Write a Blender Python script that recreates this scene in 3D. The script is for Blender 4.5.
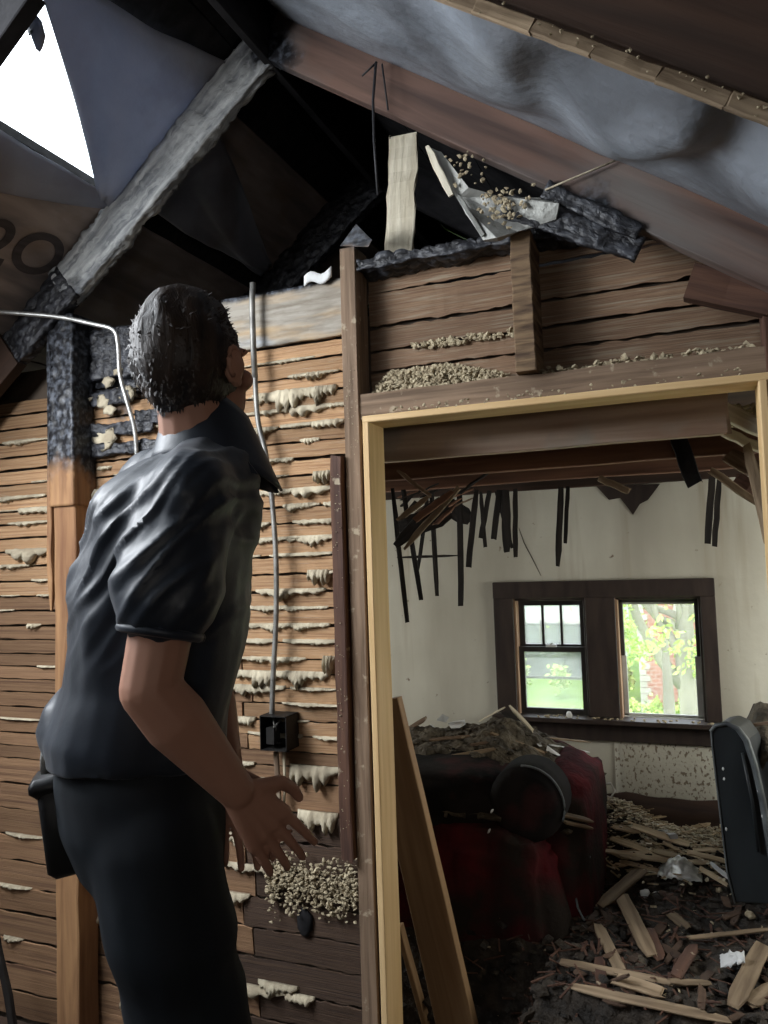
import bpy, bmesh, math, random
from mathutils import Vector, Matrix, noise, geometry
random.seed(11)
S = bpy.context.scene
COL = S.collection
PI = math.pi
for o in list(bpy.data.objects): bpy.data.objects.remove(o)

# ------------------------------------------------------------------ camera
F = 770.0
YAW, PITCH, ROLL = math.radians(22), math.radians(3.6), math.radians(-1.9)
CM = Matrix.Rotation(YAW, 3, 'Z') @ Matrix.Rotation(math.radians(90) + PITCH, 3, 'X') @ Matrix.Rotation(ROLL, 3, 'Z')
CP = Vector((0, 0, 1.45))
cam = bpy.data.cameras.new('camera')
cam.sensor_fit = 'VERTICAL'; cam.sensor_height = 36.0; cam.lens = F / 1024 * 36.0
cam.clip_start = 0.05; cam.clip_end = 300
camo = bpy.data.objects.new('camera', cam); COL.objects.link(camo)
camo.matrix_world = Matrix.Translation(CP) @ CM.to_4x4()
S.camera = camo
# ------------------------------------------------------------------ view
S.view_settings.view_transform = 'Standard'; S.view_settings.look = 'None'
S.view_settings.exposure = 0.0; S.view_settings.gamma = 1.0
S.view_settings.use_curve_mapping = False
# ------------------------------------------------------------------ sky: bright overcast
W = bpy.data.worlds.new('overcast_sky'); S.world = W; W.use_nodes = True
nt = W.node_tree; bg = nt.nodes['Background']
bg.inputs[0].default_value = (0.86, 0.93, 1.0, 1); bg.inputs[1].default_value = 4.5
# ------------------------------------------------------------------ daylight lamps at openings, and an added front fill
def area(name, loc, target, sx, sy, power, col):
    l = bpy.data.lights.new(name, 'AREA'); l.shape = 'RECTANGLE'; l.size = sx; l.size_y = sy
    l.energy = power; l.color = col
    o = bpy.data.objects.new(name, l); COL.objects.link(o); o.location = loc
    o.rotation_euler = (Vector(target) - Vector(loc)).to_track_quat('-Z', 'Y').to_euler()
    return o
area('daylight_roof_opening', (-2.45, 0.85, 2.45), (-1.35, 2.4, 1.1), 0.9, 0.9, 70, (0.93, 0.96, 1.0))
area('daylight_side_window', (1.5, 3.45, 1.15), (-0.3, 3.8, 0.0), 0.75, 0.9, 30, (1.0, 0.97, 0.86))
area('front_fill_lamp', (0.75, -1.42, 1.75), (-0.5, 2.3, 1.6), 0.7, 0.9, 10, (1.0, 0.95, 0.88))  # added fill lamp behind the camera; the wall there has no opening
area('daylight_left_window', (-3.42, 3.45, 1.15), (-0.8, 4.1, 1.0), 0.7, 0.85, 30, (1.0, 0.98, 0.9))

# ------------------------------------------------------------------ pixel helpers: a pixel of the photograph to a point on a real plane
def ray(x, y): return CM @ Vector(((x - 384) / F, -(y - 512) / F, -1))
def plane(x, y, p, n):
    d = ray(x, y); n = Vector(n); return CP + d * (n.dot(Vector(p) - CP) / n.dot(d))
def AY(x, y, v): return plane(x, y, (0, v, 0), (0, 1, 0))
def AZ(x, y, v): return plane(x, y, (0, 0, v), (0, 0, 1))
def AD(x, y, d): return CP + ray(x, y) * d
FZ = -0.38                            # floor level under the first build datum; everything is moved and sized once at the very end
KS = 0.86
RX, RZ = -1.286, 3.40                 # the ridge
KL, KR = 0.78, 0.705                  # slopes of the two roof sides
def deckL(x, y=0, off=0): return Vector((x, y, RZ + KL * (x - RX) - off))
def deckR(x, y=0, off=0): return Vector((x, y, RZ - KR * (x - RX) - off))
def PL(x, y, off=0): return plane(x, y, (RX, 0, RZ - off), (-KL, 0, 1))
def PR(x, y, off=0): return plane(x, y, (RX, 0, RZ - off), (KR, 0, 1))

# ------------------------------------------------------------------ materials
def mat(name, c1, c2=None, rough=0.8, scale=(3, 40, 40), detail=6, bump=0.3, bscale=None, metal=0, spec=0.3,
        vary=0.0, mix3=None, char=None, sheen=0, lo=0.35, hi=0.65, coord='Object', bdist=0.01):
    """two tone noise colour with relief; mix3=(colour, scale, lo, hi) second noise; char=(centre, radius) burn mark, or painted unlit end, fixed in the house"""
    m = bpy.data.materials.new(name); m.use_nodes = True; t = m.node_tree; N = t.nodes; Lk = t.links
    b = N['Principled BSDF']; b.inputs['Roughness'].default_value = rough; b.inputs['Metallic'].default_value = metal
    b.inputs['Specular IOR Level'].default_value = spec
    if sheen: b.inputs['Sheen Weight'].default_value = sheen
    c2 = c2 or tuple(v * 0.6 for v in c1)
    tc = N.new('ShaderNodeTexCoord'); mp = N.new('ShaderNodeMapping'); mp.inputs['Scale'].default_value = scale
    Lk.new(tc.outputs[coord], mp.inputs[0])
    oi = N.new('ShaderNodeObjectInfo')
    ml = N.new('ShaderNodeMath'); ml.operation = 'MULTIPLY'; ml.inputs[1].default_value = 37.0
    Lk.new(oi.outputs['Random'], ml.inputs[0]); 
    cx = N.new('ShaderNodeCombineXYZ')
    for k in range(3): Lk.new(ml.outputs[0], cx.inputs[k])
    Lk.new(cx.outputs[0], mp.inputs['Location'])
    nz = N.new('ShaderNodeTexNoise'); nz.inputs['Detail'].default_value = detail; nz.inputs['Scale'].default_value = 1
    nz.inputs['Distortion'].default_value = 0.4
    Lk.new(mp.outputs[0], nz.inputs['Vector'])
    cr = N.new('ShaderNodeValToRGB'); e = cr.color_ramp.elements
    e[0].position = lo; e[1].position = hi; e[0].color = (*c2, 1); e[1].color = (*c1, 1)
    Lk.new(nz.outputs[0], cr.inputs[0]); col = cr.outputs[0]
    def mixc(fac, a, bcol, bt='MIX'):
        x = N.new('ShaderNodeMix'); x.data_type = 'RGBA'; x.blend_type = bt
        if isinstance(fac, float): x.inputs[0].default_value = fac
        else: Lk.new(fac, x.inputs[0])
        Lk.new(a, x.inputs[6])
        if isinstance(bcol, tuple): x.inputs[7].default_value = (*bcol, 1)
        else: Lk.new(bcol, x.inputs[7])
        return x.outputs[2]
    def ramp(src, l, h):
        r = N.new('ShaderNodeMapRange'); r.inputs[1].default_value = l; r.inputs[2].default_value = h
        Lk.new(src, r.inputs[0]); return r.outputs[0]
    if mix3:
        items = mix3 if isinstance(mix3, list) else [mix3]
        for (c3, s3, l3, h3) in items:
            n3 = N.new('ShaderNodeTexNoise'); n3.inputs['Detail'].default_value = 5
            if isinstance(s3, tuple):
                m3 = N.new('ShaderNodeMapping'); m3.inputs['Scale'].default_value = s3
                Lk.new(tc.outputs[coord], m3.inputs[0]); Lk.new(cx.outputs[0], m3.inputs['Location'])
                Lk.new(m3.outputs[0], n3.inputs['Vector']); n3.inputs['Scale'].default_value = 1
            else:
                n3.inputs['Scale'].default_value = s3; Lk.new(tc.outputs[coord], n3.inputs['Vector'])
            col = mixc(ramp(n3.outputs[0], l3, h3), col, c3)
    if vary:
        r = N.new('ShaderNodeMapRange'); r.inputs[3].default_value = 1 - vary; r.inputs[4].default_value = 1 + vary * 0.5
        Lk.new(oi.outputs['Random'], r.inputs[0])
        hs = N.new('ShaderNodeHueSaturation'); Lk.new(r.outputs[0], hs.inputs['Value']); Lk.new(col, hs.inputs['Color'])
        col = hs.outputs[0]
    bf = nz.outputs[0]
    if char:
        g = N.new('ShaderNodeNewGeometry'); cn = N.new('ShaderNodeTexNoise'); cn.inputs['Scale'].default_value = 9; cn.inputs['Detail'].default_value = 4
        Lk.new(g.outputs['Position'], cn.inputs['Vector'])
        last = None
        for (cc, rr, sq) in char:
            mm = N.new('ShaderNodeMapping'); mm.inputs['Location'].default_value = tuple(-(cc[i] - (-0.38 if i == 2 else 0)) / sq[i] for i in range(3))
            mm.inputs['Scale'].default_value = tuple(1 / (v * 0.86) for v in sq)
            Lk.new(g.outputs['Position'], mm.inputs[0])
            ln = N.new('ShaderNodeVectorMath'); ln.operation = 'LENGTH'; Lk.new(mm.outputs[0], ln.inputs[0])
            ad = N.new('ShaderNodeMath'); ad.operation = 'MULTIPLY_ADD'; ad.inputs[1].default_value = 0.5
            Lk.new(cn.outputs[0], ad.inputs[0]); Lk.new(ln.outputs['Value'], ad.inputs[2])
            f = ramp(ad.outputs[0], rr + 0.31, rr + 0.19)
            if last is None: last = f
            else:
                mx = N.new('ShaderNodeMath'); mx.operation = 'MAXIMUM'; Lk.new(last, mx.inputs[0]); Lk.new(f, mx.inputs[1]); last = mx.outputs[0]
        vo = N.new('ShaderNodeTexVoronoi'); vo.feature = 'DISTANCE_TO_EDGE'; vo.inputs['Scale'].default_value = 70
        Lk.new(g.outputs['Position'], vo.inputs['Vector'])
        cg = N.new('ShaderNodeTexNoise'); cg.inputs['Scale'].default_value = 55; Lk.new(g.outputs['Position'], cg.inputs['Vector'])
        cr2 = N.new('ShaderNodeValToRGB'); e2 = cr2.color_ramp.elements
        e2[0].position = 0.45; e2[1].position = 0.72; e2[0].color = (0.012, 0.012, 0.014, 1); e2[1].color = (0.10, 0.11, 0.13, 1)
        Lk.new(cg.outputs[0], cr2.inputs[0])
        col = mixc(last, col, cr2.outputs[0])
        rm = N.new('ShaderNodeMapRange'); rm.inputs[3].default_value = rough; rm.inputs[4].default_value = 0.42
        Lk.new(last, rm.inputs[0]); Lk.new(rm.outputs[0], b.inputs['Roughness'])
    Lk.new(col, b.inputs['Base Color'])
    if bump:
        bp = N.new('ShaderNodeBump'); bp.inputs['Strength'].default_value = bump; bp.inputs['Distance'].default_value = bdist
        src = bf
        if bscale:
            n4 = N.new('ShaderNodeTexNoise'); n4.inputs['Scale'].default_value = bscale; n4.inputs['Detail'].default_value = 8
            Lk.new(tc.outputs[coord], n4.inputs['Vector']); src = n4.outputs[0]
        Lk.new(src, bp.inputs['Height']); Lk.new(bp.outputs[0], b.inputs['Normal'])
    return m

CH = [((-2.12, 2.35, 2.42), 0.62, (0.62, 9, 0.55)), ((-0.30, 2.3, 2.62), 0.6, (0.55, 9, 0.34)), ((-1.3, 2.3, 2.62), 0.6, (0.9, 9, 0.22))]
M = {}
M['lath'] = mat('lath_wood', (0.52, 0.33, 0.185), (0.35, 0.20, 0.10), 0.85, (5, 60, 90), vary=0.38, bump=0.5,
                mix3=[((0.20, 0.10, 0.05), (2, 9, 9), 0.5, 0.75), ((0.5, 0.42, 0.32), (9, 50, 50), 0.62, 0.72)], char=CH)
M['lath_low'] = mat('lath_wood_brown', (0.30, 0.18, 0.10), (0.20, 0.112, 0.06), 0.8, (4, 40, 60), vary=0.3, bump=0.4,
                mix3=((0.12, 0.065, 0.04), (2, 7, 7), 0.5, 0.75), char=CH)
M['lath_dark'] = mat('dark_board', (0.105, 0.065, 0.042), (0.05, 0.032, 0.024), 0.8, (3, 30, 50), vary=0.3, bump=0.4)
M['headboard'] = mat('header_board', (0.28, 0.18, 0.11), (0.15, 0.088, 0.055), 0.85, (3, 30, 50), vary=0.3, bump=0.4,
                mix3=((0.30, 0.24, 0.17), (4, 14, 14), 0.52, 0.72), char=CH)
M['stud'] = mat('old_stud_wood', (0.24, 0.165, 0.11), (0.12, 0.08, 0.052), 0.85, (3, 60, 60), bump=0.5,
                mix3=((0.33, 0.27, 0.19), 30, 0.62, 0.7), char=CH)
M['stud_red'] = mat('dark_red_stud_wood', (0.11, 0.055, 0.035), (0.05, 0.025, 0.018), 0.75, (3, 50, 50), bump=0.4,
                mix3=((0.33, 0.27, 0.19), 26, 0.66, 0.72))
M['post'] = mat('post_wood', (0.34, 0.19, 0.09), (0.18, 0.09, 0.045), 0.7, (3, 30, 30), bump=0.3,
                mix3=((0.14, 0.06, 0.03), (1.5, 7, 7), 0.55, 0.85), char=[((-2.25, 2.3, 2.36), 0.66, (0.9, 9, 0.78))])
M['cripple'] = mat('rough_sawn_stud', (0.24, 0.16, 0.09), (0.07, 0.043, 0.027), 0.85, (60, 8, 8), bump=0.6, char=[((-0.4, 2.3, 2.6), 0.45, (0.3, 9, 0.3))])
M['pine'] = mat('new_pine', (0.66, 0.47, 0.25), (0.54, 0.36, 0.17), 0.6, (2, 30, 30), bump=0.12, bdist=0.004,
                mix3=((0.22, 0.12, 0.05), (4, 30, 30), 0.70, 0.76))
M['pine_dull'] = mat('dusty_pine', (0.36, 0.23, 0.12), (0.25, 0.15, 0.075), 0.7, (2, 30, 30), bump=0.12, bdist=0.004)
M['char'] = mat('charcoal', (0.085, 0.09, 0.105), (0.010, 0.010, 0.012), 0.45, (30, 45, 45), bump=1.0, bdist=0.012, spec=0.5, lo=0.42, hi=0.78)
M['char_matt'] = mat('soot_black', (0.02, 0.019, 0.021), (0.006, 0.006, 0.007), 0.9, (10, 20, 20), bump=0.5)
M['ash'] = mat('ash_char_shaded_ends', (0.66, 0.67, 0.65), (0.24, 0.25, 0.26), 0.8, (6, 45, 45), bump=1.0, bdist=0.012, lo=0.36, hi=0.7,
               mix3=((0.03, 0.03, 0.035), (3, 20, 20), 0.62, 0.76), char=[((-1.30, 2.3, 3.25), .10, (.7, 9, .7)), ((-2.25, 2.3, 2.42), .14, (.9, 9, .9))])  # rafter's unlit ends darkened by colour here, beside real ash and char
M['rafter'] = mat('smoked_rafter', (0.17, 0.10, 0.075), (0.075, 0.048, 0.04), 0.8, (1.5, 22, 22), bump=0.3,
               mix3=[((0.16, 0.15, 0.14), (1.2, 4, 4), 0.52, 0.72)], char=[((-0.52, 2.3, 2.35), 0.5, (0.75, 9, 0.36)), ((-1.32, 2.3, 3.2), 0.3, (0.5, 9, 0.4))])
M['rafter_dark'] = mat('dark_rafter', (0.075, 0.042, 0.028), (0.035, 0.022, 0.016), 0.85, (1.5, 22, 22), bump=0.3)
M['joist'] = mat('smoked_joist', (0.52, 0.40, 0.31), (0.28, 0.19, 0.14), 0.8, (1.5, 26, 26), bump=0.3, mix3=((0.34, 0.29, 0.24), 7.0, 0.55, 0.75))
M['joist_red'] = mat('brown_joist', (0.23, 0.12, 0.075), (0.11, 0.055, 0.035), 0.8, (1.5, 26, 26), bump=0.3)
M['ply'] = mat('smoked_plywood', (0.38, 0.31, 0.27), (0.19, 0.16, 0.15), 0.75, (14, 3, 14), bump=0.3, mix3=((0.22, 0.15, 0.10), 5.0, 0.55, 0.8))
M['felt'] = mat('grey_roofing_felt', (0.38, 0.39, 0.44), (0.22, 0.23, 0.26), 0.55, (3, 3, 3), bump=0.35, bscale=16, bdist=0.02, spec=0.4, mix3=((0.18, 0.14, 0.12), 4.0, 0.5, 0.8))
M['tarp'] = mat('blue_grey_underlay', (0.24, 0.265, 0.30), (0.10, 0.11, 0.125), 0.40, (3, 3, 3), bump=0.4, bscale=13, bdist=0.03, spec=0.5)
M['shingle'] = mat('roof_covering', (0.03, 0.03, 0.03), rough=0.95)
M['plaster'] = mat('plaster_key', (0.50, 0.44, 0.32), (0.32, 0.27, 0.19), 0.95, (20, 20, 20), bump=0.8, bscale=90, bdist=0.006, vary=0.15)
M['plaster_back'] = mat('plaster_back', (0.13, 0.10, 0.075), (0.06, 0.045, 0.035), 0.95, (6, 6, 6), bump=0.5)
M['crumb'] = mat('loose_plaster_crumbs', (0.47, 0.40, 0.27), (0.24, 0.19, 0.12), 0.95, (60, 60, 60), bump=0.5)
M['paint'] = mat('old_cream_wall', (0.60, 0.585, 0.50), (0.52, 0.50, 0.42), 0.8, (2, 2, 2), bump=0.15, bscale=30,
               mix3=[((0.34, 0.31, 0.25), (3.5, 3.5, 0.8), 0.45, 0.85), ((0.20, 0.16, 0.12), 24.0, 0.70, 0.75), ((0.42, 0.38, 0.30), (14, 14, 1.2), 0.58, 0.75)])
M['peeled'] = mat('peeling_cream_wall', (0.56, 0.545, 0.46), (0.48, 0.46, 0.38), 0.85, (2, 2, 2), bump=0.3, bscale=60,
               mix3=[((0.19, 0.15, 0.11), (75, 75, 48), 0.55, 0.62)])
M['trim'] = mat('dark_window_trim', (0.050, 0.036, 0.030), (0.028, 0.020, 0.018), 0.55, (20, 20, 4), bump=0.2)
M['sash'] = mat('window_sash_paint', (0.055, 0.05, 0.048), (0.03, 0.028, 0.026), 0.5, (20, 20, 4), bump=0.1)
M['alum'] = mat('storm_window_frame', (0.55, 0.56, 0.54), (0.35, 0.35, 0.33), 0.5, (10, 10, 10), bump=0.1)
M['bare'] = mat('bare_window_wood', (0.40, 0.26, 0.17), (0.26, 0.16, 0.10), 0.8, (30, 30, 4), bump=0.2)
M['baseb'] = mat('burnt_baseboard', (0.06, 0.035, 0.025), (0.022, 0.014, 0.012), 0.7, (3, 20, 20), bump=0.4)
M['floor'] = mat('sooty_floor', (0.05, 0.038, 0.028), (0.02, 0.016, 0.013), 0.85, (3, 25, 10), bump=0.4)
M['debris'] = mat('wet_black_debris', (0.050, 0.039, 0.029), (0.013, 0.011, 0.009), 0.75, (14, 14, 14), bump=1.0, bscale=28, bdist=0.03, mix3=((0.12, 0.10, 0.07), 11.0, 0.62, 0.74))
M['heap'] = mat('sooty_insulation', (0.14, 0.118, 0.085), (0.045, 0.038, 0.028), 0.95, (12, 12, 12), bump=1.0, bscale=40, bdist=0.03, mix3=((0.20, 0.165, 0.115), 9.0, 0.6, 0.8))
M['brokenlath'] = mat('broken_lath_wood', (0.34, 0.255, 0.165), (0.17, 0.12, 0.075), 0.85, (4, 50, 50), bump=0.4, vary=0.35)
M['chip'] = mat('pale_chips', (0.66, 0.60, 0.46), (0.40, 0.35, 0.25), 0.95, (30, 30, 30), bump=.3)
M['palelath'] = mat('pale_broken_lath', (0.55, 0.44, 0.29), (0.33, 0.25, 0.15), 0.85, (4, 50, 50), bump=.4, vary=.3)  # paler broken lath for the chip heap only
M['brokendark'] = mat('burnt_lath_wood', (0.030, 0.024, 0.020), (0.012, 0.010, 0.009), 0.8, (4, 50, 50), bump=0.4, vary=0.3)
M['paper'] = mat('pale_scrap', (0.72, 0.73, 0.72), (0.55, 0.56, 0.55), 0.8, (10, 10, 10), bump=0.2)
M['foil'] = mat('silver_foil', (0.85, 0.86, 0.83), (0.55, 0.56, 0.54), 0.3, (20, 20, 20), bump=0.8, bscale=40, metal=0.6)
M['red'] = mat('maroon_upholstery', (0.125, 0.017, 0.021), (0.04, 0.008, 0.010), 0.95, (10, 10, 3), bump=0.5, bscale=50, spec=.1, mix3=((0.03, 0.024, 0.02), 3.5, 0.45, 0.62))
M['blackup'] = mat('black_upholstery', (0.024, 0.021, 0.020), (0.010, 0.010, 0.010), 0.95, (6, 6, 6), spec=.08, bump=0.4, bscale=30, mix3=((0.09, 0.03, 0.03), 3.5, 0.58, 0.75))
M['panelblack'] = mat('black_plastic', (0.022, 0.027, 0.030), (0.010, 0.012, 0.014), 0.45, (8, 8, 2), bump=0.15)
M['panelrim'] = mat('dusty_black_rim', (0.16, 0.18, 0.18), (0.05, 0.055, 0.06), 0.5, (8, 8, 8), bump=0.3)
M['metal'] = mat('galvanised_metal', (0.60, 0.60, 0.58), (0.38, 0.38, 0.36), 0.42, (30, 30, 30), bump=0.2, metal=0.75)
M['conduit'] = mat('dull_conduit_metal', (0.33, 0.32, 0.29), (0.17, 0.165, 0.155), 0.5, (20, 20, 20), bump=0.2, metal=0.5)
M['boxblack'] = mat('sooty_box_metal', (0.020, 0.018, 0.016), (0.009, 0.009, 0.009), 0.5, (20, 20, 20), bump=0.3)
M['wire'] = mat('black_wire', (0.03, 0.03, 0.035), (0.02, 0.02, 0.02), 0.5, (20, 20, 20), bump=0)
M['palewood'] = mat('pale_split_board', (0.72, 0.66, 0.52), (0.52, 0.46, 0.34), 0.8, (4, 60, 60), bump=0.6)
M['flash'] = mat('torn_grey_flashing', (0.36, 0.36, 0.33), (0.16, 0.16, 0.15), 0.5, (6, 6, 6), bump=0.5, bscale=40, metal=0.3)
M['shirt'] = mat('navy_shirt_cloth', (0.017, 0.025, 0.039), (0.010, 0.015, 0.024), 0.48, (8, 8, 8), bump=0.12, bscale=26, bdist=0.012, spec=0.4, sheen=0.1)
M['pants'] = mat('dark_navy_trousers', (0.007, 0.011, 0.016), (0.004, 0.006, 0.009), 0.75, (8, 8, 8), bump=0.15, bscale=14, spec=0.3)
M['skin'] = mat('skin', (0.42, 0.225, 0.155), (0.36, 0.18, 0.12), 0.55, (6, 6, 6), bump=0.05)
M['hair'] = mat('dark_brown_hair', (0.045, 0.030, 0.022), (0.012, 0.009, 0.008), 0.5, (60, 60, 12), bump=0.9, bdist=0.006)
M['leather'] = mat('black_leather', (0.012, 0.013, 0.014), (0.007, 0.007, 0.008), 0.4, (20, 20, 20), bump=0.1, bscale=50)
M['eye'] = mat('eye_white', (0.7, 0.68, 0.65), rough=0.2, bump=0)
M['grass'] = mat('spring_lawn', (0.22, 0.36, 0.05), (0.13, 0.25, 0.04), 0.95, (0.6, 0.6, 0.6), bump=0)
M['leaf'] = mat('spring_leaves', (0.55, 0.68, 0.20), (0.38, 0.52, 0.12), 0.6, (2, 2, 2), bump=0)
M['bark'] = mat('grey_bark', (0.34, 0.32, 0.24), (0.20, 0.19, 0.14), 0.9, (3, 3, 1), bump=0.5)
M['stone'] = mat('pale_stone_trim', (0.52, 0.50, 0.44), (0.42, 0.40, 0.34), 0.9, (1, 1, 1), bump=0)
M['siding'] = mat('white_siding', (0.50, 0.52, 0.50), (0.44, 0.46, 0.44), 0.8, (0.5, 0.5, 4), bump=0)
M['roofgrey'] = mat('grey_roof_tiles', (0.13, 0.135, 0.14), (0.09, 0.095, 0.10), 0.9, (2, 2, 2), bump=0)
M['road'] = mat('pale_road', (0.26, 0.26, 0.25), (0.22, 0.22, 0.21), 0.9, (1, 1, 1), bump=0)
M['darkglass'] = mat('dark_far_glass', (0.07, 0.08, 0.09), rough=0.15, bump=0)
M['stamp'] = mat('faded_stamp_ink', (0.085, 0.072, 0.07), rough=0.9, bump=0)
M['mudpaint'] = mat('white_painted_steel', (0.55, 0.56, 0.56), (0.35, 0.35, 0.34), 0.5, (8, 8, 8), bump=0.1)

def brick_mat():
    m = bpy.data.materials.new('red_brick_courses'); m.use_nodes = True; t = m.node_tree; b = t.nodes['Principled BSDF']
    tc = t.nodes.new('ShaderNodeTexCoord'); mp = t.nodes.new('ShaderNodeMapping'); mp.inputs['Rotation'].default_value = (PI / 2, 0, 0)
    br = t.nodes.new('ShaderNodeTexBrick'); br.inputs['Scale'].default_value = 2.2
    br.inputs['Color1'].default_value = (0.42, 0.17, 0.12, 1); br.inputs['Color2'].default_value = (0.34, 0.13, 0.09, 1); br.inputs['Mortar'].default_value = (0.5, 0.42, 0.36, 1)
    t.links.new(tc.outputs['Object'], mp.inputs[0]); t.links.new(mp.outputs[0], br.inputs[0]); t.links.new(br.outputs[0], b.inputs['Base Color'])
    b.inputs['Roughness'].default_value = 0.9; return m
M['brick'] = brick_mat()
def glow_through(m, fac):
    t = m.node_tree; b = t.nodes['Principled BSDF']; o = t.nodes['Material Output']; tl = t.nodes.new('ShaderNodeBsdfTranslucent'); mx = t.nodes.new('ShaderNodeMixShader')
    tl.inputs[0].default_value = (.55, .62, .78, 1); mx.inputs[0].default_value = fac; t.links.new(b.outputs[0], mx.inputs[1]); t.links.new(tl.outputs[0], mx.inputs[2]); t.links.new(mx.outputs[0], o.inputs[0])
glow_through(M['felt'], .15)
def glass_mat(name, dirt):
    m = bpy.data.materials.new(name); m.use_nodes = True; t = m.node_tree; N = t.nodes; out = N['Material Output']; N.remove(N['Principled BSDF'])
    tr = N.new('ShaderNodeBsdfTransparent'); gl = N.new('ShaderNodeBsdfGlossy'); gl.inputs['Roughness'].default_value = 0.03
    di = N.new('ShaderNodeBsdfTranslucent'); di.inputs[0].default_value = (0.9, 0.92, 0.9, 1)
    a = N.new('ShaderNodeMixShader'); a.inputs[0].default_value = 0.05; t.links.new(tr.outputs[0], a.inputs[1]); t.links.new(gl.outputs[0], a.inputs[2])
    tc = N.new('ShaderNodeTexCoord'); nz = N.new('ShaderNodeTexNoise'); nz.inputs['Scale'].default_value = 9; t.links.new(tc.outputs['Object'], nz.inputs['Vector'])
    mr = N.new('ShaderNodeMapRange'); mr.inputs[3].default_value = dirt * 0.6; mr.inputs[4].default_value = dirt * 1.4; t.links.new(nz.outputs[0], mr.inputs[0])
    c = N.new('ShaderNodeMixShader'); t.links.new(mr.outputs[0], c.inputs[0]); t.links.new(a.outputs[0], c.inputs[1]); t.links.new(di.outputs[0], c.inputs[2])
    t.links.new(c.outputs[0], out.inputs[0]); return m
M['glass'] = glass_mat('dusty_window_glass', 0.14)
M['glass_clear'] = glass_mat('clear_window_glass', 0.04)

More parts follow.
